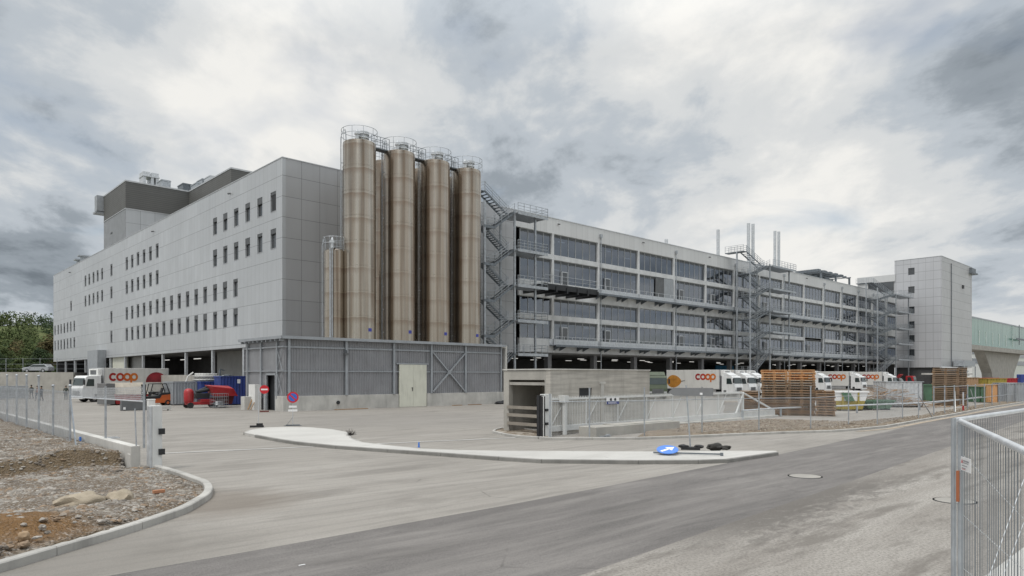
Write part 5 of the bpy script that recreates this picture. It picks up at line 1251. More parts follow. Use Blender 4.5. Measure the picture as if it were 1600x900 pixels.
# grey slab cabinet on the ground
b, a = S(190, 642); m = MB(); m.box(b, b+2.4, a, a+.5, 0, .85); q = solo('storage_box', m, M['darkgrey'], 'low dark grey steel trunk with a white sticker in front of the forklift', 'storage box', b, a, bevel=.03)
m = MB(); m.box(b+.12, b+.3, a-.03, a-.005, .1, .3); b2, a2 = b, a
st = bpy.data.objects.new('sticker', mesh_of('sticker', m, M['signwhite'], (b, a, 0))); COL.objects.link(st); st.parent = q
b, a = S(232, 645); m = MB(); m.box(b, b+.5, a, a+.45, 0, 1.0); m.box(b-.03, b+.53, a-.03, a+.48, 1.0, 1.08); solo('pedestal', m, M['white'], 'small pale service pedestal right behind the left gate post', 'pedestal', b, a, bevel=.02)
b, a = S(250, 642); m = MB(); m.box(b, b+.9, a, a+.5, .12, .4); m.box(b+.1, b+.2, a, a+.5, 0, .12); m.box(b+.7, b+.8, a, a+.5, 0, .12); solo('bench', m, M['conc_lt'], 'low pale concrete bench near the left gate post', 'bench', b, a)
# grey corrugated container
def ribbed_bin(name, px, py, L, D, Hh, mat, label, cat, rot, taper=0.0, rim=True, group=None):
    t_ = local_thing(name, label, cat, px, py, rot, group); m = MB()
    c4 = [(-L/2, -D/2), (L/2, -D/2), (L/2, D/2), (-L/2, D/2)]
    for i in range(4): corr(m, c4[i], c4[(i+1) % 4], .12, Hh-.05, .3, .06)
    if taper:
        m.v = [(x*(1+taper*(z/Hh-.5)), y*(1+taper*.6*(z/Hh-.5)), z) for x, y, z in m.v]
    m.box(-L/2*(1-taper*.5), L/2*(1-taper*.5), -D/2*(1-taper*.3), D/2*(1-taper*.3), .08, .14); part('shell', m, mat, t_)
    if rim:
        k = 1+taper*.5; m = MB(); 
        for y in (-D/2*(1+taper*.3), D/2*(1+taper*.3)): m.box(-L/2*k-.08, L/2*k+.08, y-.07, y+.07, Hh-.1, Hh+.03)
        for x in (-L/2*k, L/2*k): m.box(x-.08, x+.08, -D/2*(1+taper*.3), D/2*(1+taper*.3), Hh-.1, Hh+.03)
        part('rim', m, mat, t_)
    m = MB()
    for x in (-L*.3, L*.3): m.box(x-.1, x+.1, -D/2+.1, D/2-.1, 0, .1)
    part('skids', m, M['blackmetal'], t_)
    return t_
ribbed_bin('steel_container', 293, 632, 3.9, 2.2, 2.35, M['grey'], 'light grey corrugated container between the forklift and the red machine', 'container', .15)
ribbed_bin('steel_container', 331, 631.5, 3.0, 1.8, 2.35, M['blue'], 'low blue container with a white hose coil on top', 'container', .1)
t_ = ribbed_bin('steel_container', 366, 632.5, 3.3, 1.9, 2.9, M['blue'], 'tall blue container at the far corner of the shed', 'container', .0)
part('label_plate', MB().box(-.15, .15, -1.2, -1.18, 2.2, 2.6), M['signwhite'], t_)
b, a = S(322, 631.5); m = MB()
for k in range(7): rr = .9+.1*math.sin(k*2); m.tube([(b+rr*1.25*math.cos(q*math.pi/12), a+rr*math.sin(q*math.pi/12), 2.43+.12*k) for q in range(24)], .075, 6, True)
m.tube([(b-1.3, a, 3.3), (b-1.9, a-.3, 2.9), (b-2.2, a-.4, 2.2)], .07, 6)
solo('hose_coil', m, M['plastic'], 'thick coil of white hose lying on top of the low blue container', 'hose', b, a, 2.6)
b, a = S(349, 630); m = MB(); m.cyl((b, a+1, 2.4), (b, a+1, 3.6), .12, 8); m.blob((b+.6, a+1, 2.85), (.9, .4, .22), 4, .4, 2); m.bar((b, a+1, 3.7), (b+.5, a+1, 3.5), .1); solo('scrap_pile', m, M['galv_dark'], 'scrap pipes and sheets heaped on the blue containers', 'scrap', b, a+1, 2.6)
# red machine: round tank + chassis with hopper
t_ = local_thing('screed_pump', 'red screed pump with round tank and tilted red hopper in front of the blue containers', 'machine', 322, 637, .0)
m = MB(); m.lathe(-1.5, .1, [(.01, .35), (.25, .38), (.38, .5), (.42, .7), (.42, 1.4), (.38, 1.6), (.25, 1.75), (.01, 1.8)], 20, caps=False); part('tank', m, M['red'], t_, smooth=True)
m = MB(); m.box(-1.7, 1.0, -.35, .6, .3, .55); m.box(-.6, .9, -.4, .5, .5, .8); part('chassis', m, M['red'], t_, bevel=.03)
m = MB(); m.box(-.9, .3, -.3, .6, .85, 1.35); m.cyl((-.9, 0, 1.45), (.6, 0, 1.75), .17, 10); m.cyl((-.7, .4, 1.5), (.2, .3, 1.9), .1, 8); part('engine', m, M['blackmetal'], t_, bevel=.03)
m = MB(); m.add([(.4, -.9, 1.05), (2.6, -.9, 1.05), (2.2, -.9, 1.75), (.1, -.9, 2.0), (.5, .7, 1.2), (2.7, .7, 1.2), (2.3, .7, 2.0), (.1, .7, 2.1)], [(0,1,2,3),(7,6,5,4),(0,4,5,1),(1,5,6,2),(2,6,7,3),(3,7,4,0)]); part('hopper', m, M['red'], t_, bevel=.03)
m = MB(); m.add([(.8, -.5, .3), (2.2, -.5, .3), (2.4, -.5, 1.04), (.5, -.5, 1.04), (.8, .4, .3), (2.2, .4, .3), (2.4, .4, 1.04), (.5, .4, 1.04)], [(0,1,2,3),(7,6,5,4),(0,4,5,1),(1,5,6,2),(2,6,7,3),(3,7,4,0)]); part('lower_hopper', m, plain('dark_red', (.12, .015, .015), .6), t_)
for x in (-1.5, .7):
    for y in (-.45, .65): m = MB(); m.cyl((x, y, .27), (x, y+.16, .27), .27, 14); part('wheel', m, M['black'], t_)
b, a = S(334, 638); m = MB()
for k in range(5):
    z = .12+.3*k; c4 = [(b, a), (b+1.3, a), (b+1.3, a+.9), (b, a+.9)]
    for i in range(4): m.bar((*c4[i], z), (*c4[(i+1) % 4], z), .025)
for i in range(9):
    for y in (a, a+.9): m.bar((b+1.3*i/8, y, .05), (b+1.3*i/8, y, 1.32), .02)
m.box(b, b+1.3, a, a+.9, .08, .12)
for k in range(3): m.tube([(b+.65+.4*math.cos(q*.7), a+.45+.3*math.sin(q*.7), .3+.12*k) for q in range(9)], .04, 5, True)
solo('wire_cage', m, M['galv'], 'wire mesh crate standing in front of the red machine', 'crate', b, a)
# white table / small plane-like things behind fence: white van far left
t_ = local_thing('delivery_van', 'white van parked far left behind the wire fence', 'van', 82, 612, PI+.4)
m = MB(); m.exy([(-5, .45), (0, .45), (.05, 1.1), (-.8, 1.35), (-1.5, 2.2), (-5, 2.3)], -.95, .95); part('body', m, TRW, t_, bevel=.06)
m = MB(); m.exy([(-.85, 1.4), (-1.48, 2.1), (-1.43, 2.12), (-.78, 1.4)], -.85, .85); part('windshield', m, M['carglass'], t_)
for x in (-1, -4):
    for s_ in (1, -1): m = MB(); m.cyl((x, s_*.75, .35), (x, s_*.97, .35), .35, 14); part('wheel', m, M['black'], t_)
for s_ in (1, -1): m = MB(); m.exy([(-1.1, 1.4), (-2.2, 1.4), (-2.2, 2.05), (-1.6, 2.05)], s_*.95, s_*.962); part('side_window', m, M['carglass'], t_)
t_ = local_thing('plaster_silo_trailer', 'heap of grey formwork panels behind the wire fence at the far left', 'panel stack', 8, 624, .1)
for k in range(6): m = MB(); m.box(-2.0, 2.4, -.6+.05*k, .6, .12+.27*k, .34+.27*k); part('panel', m, M['grey'] if k % 2 else M['galv'], t_)
t_.name = 'panel_stack'

# ================================================================== PEOPLE
def person(px, py, label, cloth, legs, hair, face=0, stride=.25, h=1.76, vest=None, lean=0):
    b, a = S(px, py); t_ = thing('person', label, 'person', b, a, 0, face, local=True); k = h/1.76
    V = [(0, 0, .95), (0, 0, 1.18), (0, 0, 1.40), (0, 0, 1.50), (.01, 0, 1.60), (.015, 0, 1.70),
         (0, .10, .92), (stride*.5, .11, .50), (stride*.35, .11, .08), (stride*.35+.16, .12, .04),
         (0, -.10, .92), (-stride*.15, -.11, .49), (-stride, -.11, .10), (-stride+.15, -.12, .05),
         (0, .19, 1.38), (-.06, .25, 1.10), (.10, .24, .87), (.16, .23, .79),
         (0, -.19, 1.38), (.04, -.25, 1.10), (.18, -.23, .90), (.24, -.22, .84)]
    E = [(0,1),(1,2),(2,3),(3,4),(4,5),(0,6),(6,7),(7,8),(8,9),(0,10),(10,11),(11,12),(12,13),(2,14),(14,15),(15,16),(16,17),(2,18),(18,19),(19,20),(20,21)]
    rad = [(.15,.12),(.145,.11),(.16,.11),(.06,.06),(.09,.085),(.075,.07),(.095,.095),(.065,.065),(.045,.045),(.04,.035),(.095,.095),(.065,.065),(.045,.045),(.04,.035),(.065,.065),(.05,.05),(.035,.035),(.03,.03),(.065,.065),(.05,.05),(.035,.035),(.03,.03)]
    me = bpy.data.meshes.new('body'); me.from_pydata([(x*k, y*k, z*k) for x, y, z in V], E, []); o = bpy.data.objects.new('body', me); COL.objects.link(o); o.parent = t_
    o.modifiers.new('skin', 'SKIN').use_smooth_shade = True
    for i, r_ in enumerate(rad): me.skin_vertices[0].data[i].radius = (r_[0]*k, r_[1]*k)
    me.skin_vertices[0].data[0].use_root = True
    s_ = o.modifiers.new('sub', 'SUBSURF'); s_.levels = s_.render_levels = 1
    # one surface; the material follows height: trousers, jacket, skin
    t2 = NT('person_surface'); sx = t2.n.new('ShaderNodeSeparateXYZ'); t2.lk(t2.tc.outputs['Object'], sx.inputs[0]); z_ = sx.outputs[2]
    c = t2.mix(t2.math('GREATER_THAN', z_, .93*k), legs, cloth); c = t2.mix(t2.math('GREATER_THAN', z_, 1.49*k), c, (.42, .27, .2)); c = t2.mix(t2.math('LESS_THAN', z_, .11*k), c, (.02, .02, .02))
    me.materials.append(t2.fin(c, .8, 0, .2))
    m = MB(); m.blob((-.02*k, 0, 1.69*k), (.115*k, .10*k, .11*k), 2, .1, 2); m.v = [(x, y, z if z > 1.62*k or x < 0 else 1.62*k+.3*(z-1.62*k)) for x, y, z in m.v]; part('hair', m, plain('hair', hair, .8), t_, smooth=True)
    m = MB()
    for s_ in (1, -1):
        hb_ = (.16, .23, .79) if s_ > 0 else (.24, -.22, .84)
        for q in range(4): m.cyl((hb_[0]*k+.01*q, (hb_[1]+.012*(q-1.5))*k, (hb_[2]-.02)*k), (hb_[0]*k+.02+.01*q, (hb_[1]+.012*(q-1.5))*k, (hb_[2]-.1+.008*abs(q-1.5))*k), .009, 6, r2=.006)
        m.cyl((hb_[0]*k+.02, (hb_[1]-s_*.02)*k, (hb_[2]-.01)*k), (hb_[0]*k+.05, (hb_[1]-s_*.04)*k, (hb_[2]-.06)*k), .01, 6, r2=.007)
    part('fingers', m, M['skin'], t_)
    m = MB(); m.blob((.105*k, 0, 1.64*k), (.018, .014, .022), 1, 0, 1); part('nose', m, M['skin'], t_)
    if vest:
        m = MB(); m.lathe(0, 0, [(.165, .98), (.17, 1.15), (.185, 1.36), (.10, 1.44)], 14, caps=False); m.v = [(x*.8*k, y*1.15*k, z*k) for x, y, z in m.v]; part('vest', m, vest, t_, smooth=True)
    return t_
person(49, 623, 'person in a dark olive jacket and dark trousers walking alone at the far left', (.04, .045, .035), (.02, .022, .03), (.03, .02, .015), PI*.6)
person(58.5, 626, 'person in an orange safety vest, left one of the walking pair behind the fence', (.10, .09, .08), (.03, .035, .06), (.05, .03, .02), PI*.75, vest=M['orange'])
person(64.5, 627, 'person in a dark jacket, right one of the walking pair behind the fence', (.03, .035, .045), (.02, .02, .025), (.02, .015, .01), PI*.75, stride=.15)
person(103, 625, 'person in a grey-green jacket standing just in front of the white truck', (.07, .08, .07), (.05, .055, .06), (.12, .1, .08), PI*.4, stride=.1)

# ================================================================== FENCES LEFT
def mesh_diag(mb, p, q, z0a, z1a, z0b, z1b, cell, r_):
    """chain-link wires between two site points; heights differ at both ends"""
    L = math.dist(p, q); Hh = z1a-z0a; 
    def pt(s_, h): t2 = s_/L; return (p[0]+(q[0]-p[0])*t2, p[1]+(q[1]-p[1])*t2, (z0a+(z0b-z0a)*t2)+h*((z1a-z0a)+((z1b-z0b)-(z1a-z0a))*t2))
    n_ = int((L+Hh)/cell)
    for k in range(n_+1):
        s_ = k*cell
        a_, b_ = (s_, 0), (s_-Hh, 1)      # leaning one way
        if a_[0] > L: f_ = (a_[0]-L)/Hh; a_ = (L, f_)
        if b_[0] < 0: f_ = 1+b_[0]/Hh; b_ = (0, f_)
        if a_[1] < b_[1]:
            mb.cyl(pt(*a_), pt(*b_), r_, 3, caps=False); mb.cyl(pt(L-a_[0], a_[1]), pt(L-b_[0], b_[1]), r_, 3, caps=False)
# low concrete wall
lw = thing('low_concrete_wall', 'low concrete boundary wall carrying the wire fence on the left', 'wall', WB, WA0)
m = MB(); m.box(WB, WB+.28, WA0, WA0+75, -.05, .75); m.box(WB-.02, WB+.02, WA0+.01, WA0+.3, -.05, .5); part('wall', m, M['conc_lt'], lw, bevel=.02)
wx = WB+.14
wf = thing('chain_link_fence', 'chain-link fence on the low wall at the left gate', 'fence', wx, WA0+.3, .75)
def post(mb, x, y, z0, z1, r_=.03): mb.cyl((x, y, z0), (x, y, z1), r_, 8)
pts_ = [(apx(225, wx), 2.72), (apx(165, wx), 2.55), (apx(109.5, wx), 2.45)]
print('fence', wx, WA0, pts_)
for y, z in pts_: post(mm := MB(), wx, y, .75, z, .035); part('post', mm, M['galv'], wf)
m = MB(); zr0, zr1 = zat(627.5, wx, pts_[0][0]), zat(620, wx, pts_[2][0]); m.tube([(wx, pts_[0][0], zr0), (wx, pts_[2][0], zr1)], .024); part('rail', m, M['galv_lt'], wf)
m = MB(); mesh_diag(m, (wx, pts_[0][0]), (wx, pts_[2][0]), zr0, 2.6, zr1, 2.4, .13, .0065); part('wire_mesh', m, M['galv_lt'], wf)
y = apx(213, wx); m = MB(); m.cyl((wx, y, .75), (wx, y+.15, 1.9), .02, 6); part('brace', m, M['galv'], wf)
tf = thing('chain_link_fence', 'tall chain-link fence with many posts crossing the rubble ground at the far left', 'fence', wx-.5, pts_[2][0])
fx = wx-.55; ys = []
for px, yt, yb in ((109.5, 604, 696), (83, 604, 692), (60.5, 589, 680), (41.5, 587.5, 672), (26, 587.5, 665), (11, 587.5, 661), (-3, 587, 656), (-20, 587, 650)):
    y = apx(px, fx); z1 = zat(yt, fx, y); ys.append((y, z1)); m = MB(); post(m, fx, y, .0, z1, .04); m.blob((fx, y, z1+.03), .06, 1, 0, 1); part('post', m, M['galv'], tf)
m = MB(); y0 = ys[0][0]; m.bar((fx, y0, 2.2), (fx-.3, y0-2.6, .3), .05); part('brace', m, M['galv_dark'], tf)
m = MB(); mesh_diag(m, (fx, ys[0][0]), (fx, ys[-1][0]), .45, 2.35, .45, 2.35, .13, .0038)
for z in (.5, 1.4, 2.3): m.tube([(fx, ys[0][0], z), (fx, ys[-1][0], z)], .006, 4)
part('wire_mesh', m, M['galv'], tf)
# discarded blue-ended rack lying beside the wall
b, a = S(150, 690, .45); m = MB(); m.bar((b-.5, a, .55), (b+.8, a, .55), .06, .05); m.bar((b-.5, a+.35, .55), (b+.8, a+.35, .55), .06, .05); m.bar((b-.5, a, .6), (b-.5, a+.35, .6), .05); m.m = 1; m.box(b-.54, b-.48, a-.04, a+.04, .5, .66)
solo('broken_rack', m, [M['galv_lt'], M['lblue']], 'bent metal rack with a blue end lying beside the low wall', 'rack', b, a, .5)
# left gate post
gb_, ga_ = S(239, 735); gpz = H-(634-HY)/F*W(gb_, ga_)[1]
t_ = thing('gate_post', 'white square gate post with two black catches at the end of the low wall', 'gate post', gb_, ga_)
m = MB(); m.box(gb_-.02, gb_+.26, ga_-.02, ga_+.30, -.02, gpz); part('post', m, M['gate_white'], t_, bevel=.012)
m = MB(); m.box(gb_-.10, gb_-.03, ga_-.0, ga_+.28, -.02, gpz-.02); part('back_plate', m, M['galv_lt'], t_)
for yy in (674, 706): z_ = H-(yy-HY)/F*W(gb_, ga_)[1]; m = MB(); m.box(gb_+.15, gb_+.33, ga_-.07, ga_-.02, z_-.1, z_+.08); part('catch', m, M['blackmetal'], t_)
# ================================================================== GATE RIGHT
pb, pa = S(853, 683.5); t_ = thing('gate_post', 'tall white gate post with black rubber seals left of the sliding gate', 'gate post', pb, pa)
m = MB(); m.box(pb-.05, pb+.42, pa, pa+.35, -.02, 2.05); part('post', m, M['gate_white'], t_, bevel=.015)
m = MB()
for x in (-.28, -.12): m.box(pb+x, pb+x+.07, pa, pa+.12, .05, 1.95)
m.box(pb-.32, pb-.05, pa+.12, pa+.3, 0, 2.0); m.m = 1; m.box(pb-.19, pb-.14, pa-.01, pa+.1, .03, 1.97); part('seal', m, [M['black'], M['white']], t_)
m = MB(); 
for z_ in (.65, 1.3): m.box(pb-.05, pb+.1, pa-.08, pa-.003, z_-.06, z_+.06)
part('catch', m, M['blackmetal'], t_)
s0 = S(868, 681); ga2 = s0[1]+.35; gx0 = s0[0]; gx1 = bpx(1160, ga2); gxe = bpx(1209, ga2)
sg = thing('sliding_gate', 'long white sliding gate with vertical bars and diagonal braces', 'gate', gx0, ga2)
m = MB(); m.box(gx0, gx1, ga2-.05, ga2+.05, 1.72, 1.82); m.box(gx0, gx1, ga2-.09, ga2+.09, .18, .46)
x = gx0+.05
while x < gx1: m.box(x-.045, x+.045, ga2-.045, ga2+.045, .46, 1.72); x += 2.6
part('frame', m, M['gate_white'], sg, bevel=.006)
m = MB(); x = gx0+.12
while x < gx1-.05: m.box(x-.014, x+.014, ga2-.014, ga2+.014, .46, 1.9); x += .125
part('bars', m, M['gate_white'], sg)
m = MB(); x = gx0+.05
while x < gx1-2: m = MB(); m.bar((x, ga2-.0, .46), (x+1.0, ga2, 1.72), .05); part('diagonal_brace', m, M['gate_white'], sg); x += 2.6
m = MB(); m.bar((gx1-.9, ga2-.02, .4), (gx1+.1, ga2-.02, 1.8), .12)
part('end_brace', m, M['gate_white'], sg)
m = MB(); m.bar((gx1+.05, ga2, 1.8), (gxe-.1, ga2, .5), .10); m.box(gx1, gxe, ga2-.1, ga2+.1, .12, .5); m.box(gx1, gx1+.12, ga2-.06, ga2+.06, .2, 1.8); part('counterweight_arm', m, M['gate_white'], sg)
m = MB(); x = bpx(883, ga2-.3); m.box(x-.08, x+.08, ga2-.35, ga2-.2, 0, 1.9); m.box(x-.16, x+.16, ga2-.4, ga2+.15, 1.6, 1.95); m.box(x-.08, x+.08, ga2+.2, ga2+.32, 0, 1.9); part('guide_portal', m, M['gate_white'], sg, bevel=.01)
solo('gate_foundation', MB().box(bpx(995, ga2), gxe, ga2-.35, ga2+.5, -.02, .14), M['conc_lt'], 'long pale concrete foundation strip under the sliding gate', 'foundation', gx0+5, ga2, bevel=.02)
b0_, a0_ = S(925, 683.5); b1_ = bpx(1067, a0_)-.3; m = MB(); m.box(b0_+.3, b1_, a0_, a0_+1.1, -.02, .46); m.box(b0_+2, b1_-.3, a0_+.2, a0_+1.0, .46, .5); solo('concrete_pit_block', m, M['conc'], 'low broad concrete block between the kerb and the sliding gate', 'concrete block', b0_, a0_, bevel=.02)
# small things on the gate strip
sgn = thing('gate_sign', 'small white and blue sign with dark dog silhouettes hung on the sliding gate', 'sign', bpx(956, ga2-.1), ga2-.1, 1.2)
x0, x1 = bpx(947.5, ga2-.1), bpx(967, ga2-.1); z0_, z1_ = zat(632, x0, ga2-.1), zat(621, x0, ga2-.1)
part('plate', MB().box(x0, x1, ga2-.12, ga2-.1, z0_, z1_), M['signwhite'], sgn); hz_ = (z1_-z0_)
part('blue_band', MB().box(x0+.004, x1-.004, ga2-.124, ga2-.12, z0_+.004, z0_+hz_*.42), plain('navy_print', (.02, .04, .22), .4), sgn)
m = MB(); w_ = (x1-x0)
for c_ in (.33, .68):
    cx = x0+w_*c_; m.prism([(cx-.07*w_, 0), (cx+.09*w_, 0), (cx+.07*w_, hz_*.34), (cx+.02*w_, hz_*.48), (cx-.03*w_, hz_*.4), (cx-.1*w_, hz_*.35)], 0, .003)
m.v = [(x, ga2-.124-z, z0_+hz_*.45+y) for x, y, z in m.v]; part('dog_silhouettes', m, M['blackmetal'], sgn)
m = MB()
for k in range(2): m.box(x0+.12*w_, x1-.15*w_-.1*w_*k, ga2-.128, ga2-.124, z0_+hz_*(.12+.13*k), z0_+hz_*(.17+.13*k))
part('white_text_lines', m, M['signwhite'], sgn)
for px0, px1, lb in ((957, 974, 'left white plastic tank behind the gate bars'), (979, 990, 'right white plastic tank behind the gate bars')):
    x0, x1 = bpx(px0, ga2+1.6), bpx(px1, ga2+1.6); m = MB(); m.box(x0, x1, ga2+1.5, ga2+2.1, .5, 1.3); solo('plastic_tank', m, M['signwhite'], lb, 'tank', x0, ga2+1.6, bevel=.1)
x0 = bpx(955, ga2+1); m = MB(); m.blob((x0, ga2+1, .72), (.22, .2, .14), 3, .3, 2); m.cyl((x0, ga2+1, .8), (x0+.5, ga2+1.1, 1.45), .03, 6); solo('mop_bucket', m, M['darkgrey'], 'dark bucket with a leaning stick in front of the white tanks', 'bucket', x0, ga2+1)
b, a = S(948, 683); m = MB(); m.bar((b-.4, a+.1, .04), (b+.3, a, .05), .06); m.bar((b-.1, a, .05), (b+.35, a+.15, .08), .09); solo('pipe_scrap', m, M['galv'], 'short bent pipes lying on the kerb edge in front of the gate', 'pipe', b, a)

# roadside wire fence
rf = thing('wire_fence', 'galvanised wire fence standing behind the roadside kerb in front of the gate', 'fence', *S(862, 686.5))
FP = [(863, 687, 616), (925, 686, 606), (1011, 684, 606), (1101, 678, 604), (1190, 674, 600), (1271, 672, 601), (1330, 665, 600), (1375, 665, 598), (1414, 655, 597), (1439, 655, 594)]
prev = None; rl = MB(); wm = MB()
for i, (px, yb, yt) in enumerate(FP):
    b, a = S(px, yb); a += .15; zt_ = zat(yt, b, a); zt_ = max(1.6, min(2.35, zt_)); m = MB(); post(m, b, a, .0, zt_, .035); m.box(b-.045, b+.045, a-.045, a+.045, zt_, zt_+.02); part('post', m, M['galv'], rf)
    if prev:
        rl.tube([(prev[0], prev[1], 1.74), (b, a, 1.74)], .02); mesh_diag(wm, prev, (b, a), .08, 1.74, .08, 1.74, .16, .0018)
    prev = (b, a)
m = MB(); m.bar((prev[0], prev[1], 1.6), (prev[0]+1.6, prev[1]-.4, .1), .05); part('brace', m, M['galv'], rf)
part('rail', rl, M['galv'], rf); part('wire_mesh', wm, M['galv'], rf)
rf2 = thing('wire_fence', 'row of closely spaced fence posts running to the right edge along the road', 'fence', *S(1459, 644))
prev = None; rl = {.95: MB(), 2.1: MB()}
for px, yb in ((1459, 650), (1476, 647), (1491, 644.5), (1512, 641), (1524, 639), (1538, 637), (1550, 634.5), (1562, 632.5), (1574, 630.5), (1587, 628.5), (1600, 626.5), (1615, 624.5)):
    b, a = S(px, yb); m = MB(); post(m, b, a, 0, 2.2, .045); part('post', m, M['galv'], rf2)
    if prev:
        for z in (.95, 2.1): rl[z].tube([(*prev, z), (b, a, z)], .025)
    prev = (b, a)
for z in rl: part('rail', rl[z], M['galv'], rf2)
for px, yb, dr_, mt in ((1493, 645, -2, 'gate_white'), (1525, 638, 1, 'galv')):
    b, a = S(px, yb); m = MB(); m.bar((b, a, .05), (b+1.0*(-dr_)*.5, a+.3, 1.7), .05); part('brace', m, M[mt], rf2)
b, a = S(1505, 643); m = MB(); post(m, b, a, 0, 1.6, .06); m.m = 1; m.cyl((b, a, 0), (b, a, .5), .07, 8); solo('marker_post', m, [M['galv_lt'], M['red']], 'post with a red base where the two roadside fences meet', 'post', b, a)
# guard rail behind
gr = thing('guard_rail', 'low pale pipe guard rail between the pallets and the gravel strip', 'railing', *S(1215, 652))
a_g = [S(1160, 656), S(1220, 651), S(1285, 648), S(1339, 645.5), S(1437, 641), S(1500, 634), S(1600, 619)]
m = MB(); zs_ = .62; m.tube([(p[0], p[1], zs_) for p in a_g], .06, 8); part('rail', m, M['galv_lt'], gr)
for p in a_g[:6]: m = MB(); m.box(p[0]-.07, p[0]+.07, p[1]-.05, p[1]+.05, 0, zs_); part('post', m, M['galv'], gr)

# ================================================================== SIGNS
def disc(mb, cx, z, r_, y0, y1, n=32, sx=1.0):
    vv = [(cx+sx*r_*math.cos(2*PI*i/n), y, z+r_*math.sin(2*PI*i/n)) for y in (y0, y1) for i in range(n)]
    mb.add(vv, [tuple(range(n)), tuple(range(2*n-1, n-1, -1))]+[(i, n+i, n+(i+1) % n, (i+1) % n) for i in range(n)])
# facing the camera: local -y towards the camera
def facing(b, a): X, Y = W(b, a); return math.atan2(-X, Y)*-1-TH if False else (math.atan2(Y, X)-PI/2)-TH
b, a = S(413, 644); t_ = thing('no_entry_sign', 'round red no-entry sign with a white bar on a thin pole near the shed door', 'traffic sign', b, a, 0, facing(b, a), local=True)
s_ = W(b, a)[1]/F; zc_ = H-(608.5-HY)*s_; r_ = 6.8*s_
m = MB(); m.cyl((0, .04, 0), (0, .04, zc_+r_*.6), .03, 8); part('pole', m, M['galv_lt'], t_)
m = MB(); disc(m, 0, zc_, r_, -.01, .01); part('disc', m, M['signred'], t_); m = MB(); m.box(-r_*.72, r_*.72, -.016, -.012, zc_-r_*.17, zc_+r_*.17); part('white_bar', m, M['signwhite'], t_)
m = MB(); m.box(-.35, .35, -.15, .25, 0, .12); part('foot', m, plain('rust_red_foot', (.15, .06, .05), .8), t_)
b, a = S(403.5, 667.5); t_ = thing('sign_stand', 'bare thin sign pole in a rubber foot at the left tip of the traffic island', 'pole', b, a, 0, facing(b, a), local=True); s_ = W(b, a)[1]/F
m = MB(); m.cyl((-.0, 0, .05), (.04, 0, 2.35), .018, 8); part('pole', m, M['galv_lt'], t_); m = MB(); m.box(-.45, .3, -.2, .2, 0, .1); m.box(-.1, .25, -.12, .12, .1, .22); part('foot', m, M['black'], t_)
b, a = S(457.5, 665.5); t_ = thing('no_parking_sign', 'round blue no-parking sign with red rim and diagonal on a portable stand', 'traffic sign', b, a, 0, facing(b, a), local=True)
s_ = W(b, a)[1]/F; zc_ = H-(620.8-HY)*s_; r_ = 8.7*s_
m = MB(); m.cyl((0, .03, .0), (0, .03, zc_), .02, 8); part('pole', m, M['galv_lt'], t_)
m = MB(); disc(m, 0, zc_, r_, -.01, .01); part('rim', m, M['signred'], t_); m = MB(); disc(m, 0, zc_, r_*.72, -.016, -.011); part('blue_field', m, M['signblue'], t_)
m = MB(); m.bar((-r_*.55, -.02, zc_+r_*.5), (r_*.55, -.02, zc_-r_*.5), .004, r_*.2)
m = MB(); q_ = r_*.1; m.add([(-r_*.6-q_*0, -.02, zc_+r_*.42), (-r_*.42, -.02, zc_+r_*.6), (r_*.6, -.02, zc_-r_*.42), (r_*.42, -.02, zc_-r_*.6)], [(0, 3, 2, 1)]); part('red_diagonal', m, M['signred'], t_)
m = MB(); m.box(-.22, .22, -.012, .0, zc_-r_-.28, zc_-r_-.16); m.box(-.26, .26, -.012, .0, zc_-r_-.5, zc_-r_-.38); part('supplementary_plates', m, M['signwhite'], t_); m = MB(); m.box(-.4, .4, -.05, .05, .02, .08); m.box(-.5, .5, -.03, .03, .0, .03); m.cyl((-.35, 0, .05), (0, .03, .5), .012, 6); part('foot', m, M['galv_dark'], t_)
# fallen blue arrow sign, lying tilted
IZ = .13
b, a = S(1043, 705.5, IZ+.1); t_ = thing('fallen_arrow_sign', 'round blue sign with a white diagonal arrow fallen over on the traffic island', 'traffic sign', b, a, IZ, facing(b, a), local=True)
tl = R(17); r_ = .38
def lay(p): x, y, z = p; return (x, y*math.cos(tl)-z*math.sin(tl)*0+ (y*0), z)
def tiltv(u_, v_, n_): # u right, v up the disc, n towards viewer
    return (u_, v_*math.cos(tl)-n_*math.sin(tl), .05+v_*math.sin(tl)+n_*math.cos(tl)+r_*math.sin(tl))
m = MB(); n2 = 32; m.add([tiltv(r_*math.cos(2*PI*i/n2), r_*math.sin(2*PI*i/n2), h) for h in (0, .02) for i in range(n2)], [tuple(range(n2-1, -1, -1)), tuple(range(n2, 2*n2))]+[(i, (i+1) % n2, n2+(i+1) % n2, n2+i) for i in range(n2)]); part('disc', m, M['lblue'], t_)
def ar(pts): c_, s2 = math.cos(R(42)), math.sin(R(42)); return [tiltv(x*c_-y*s2, x*s2+y*c_, .025) for x, y in pts]
m = MB(); m.add(ar([(-.30, -.055), (.08, -.055), (.08, .055), (-.30, .055)]), [(0, 1, 2, 3)]); m.add(ar([(.04, -.18), (.32, 0), (.04, .18)]), [(0, 1, 2)]); part('white_arrow', m, M['signwhite'], t_)
m = MB(); m.bar((-.5, .28, .03), (1.9, .0, .05), .05); m.box(1.8, 1.9, -.06, .06, 0, .1); part('pole', m, M['galv_dark'], t_)
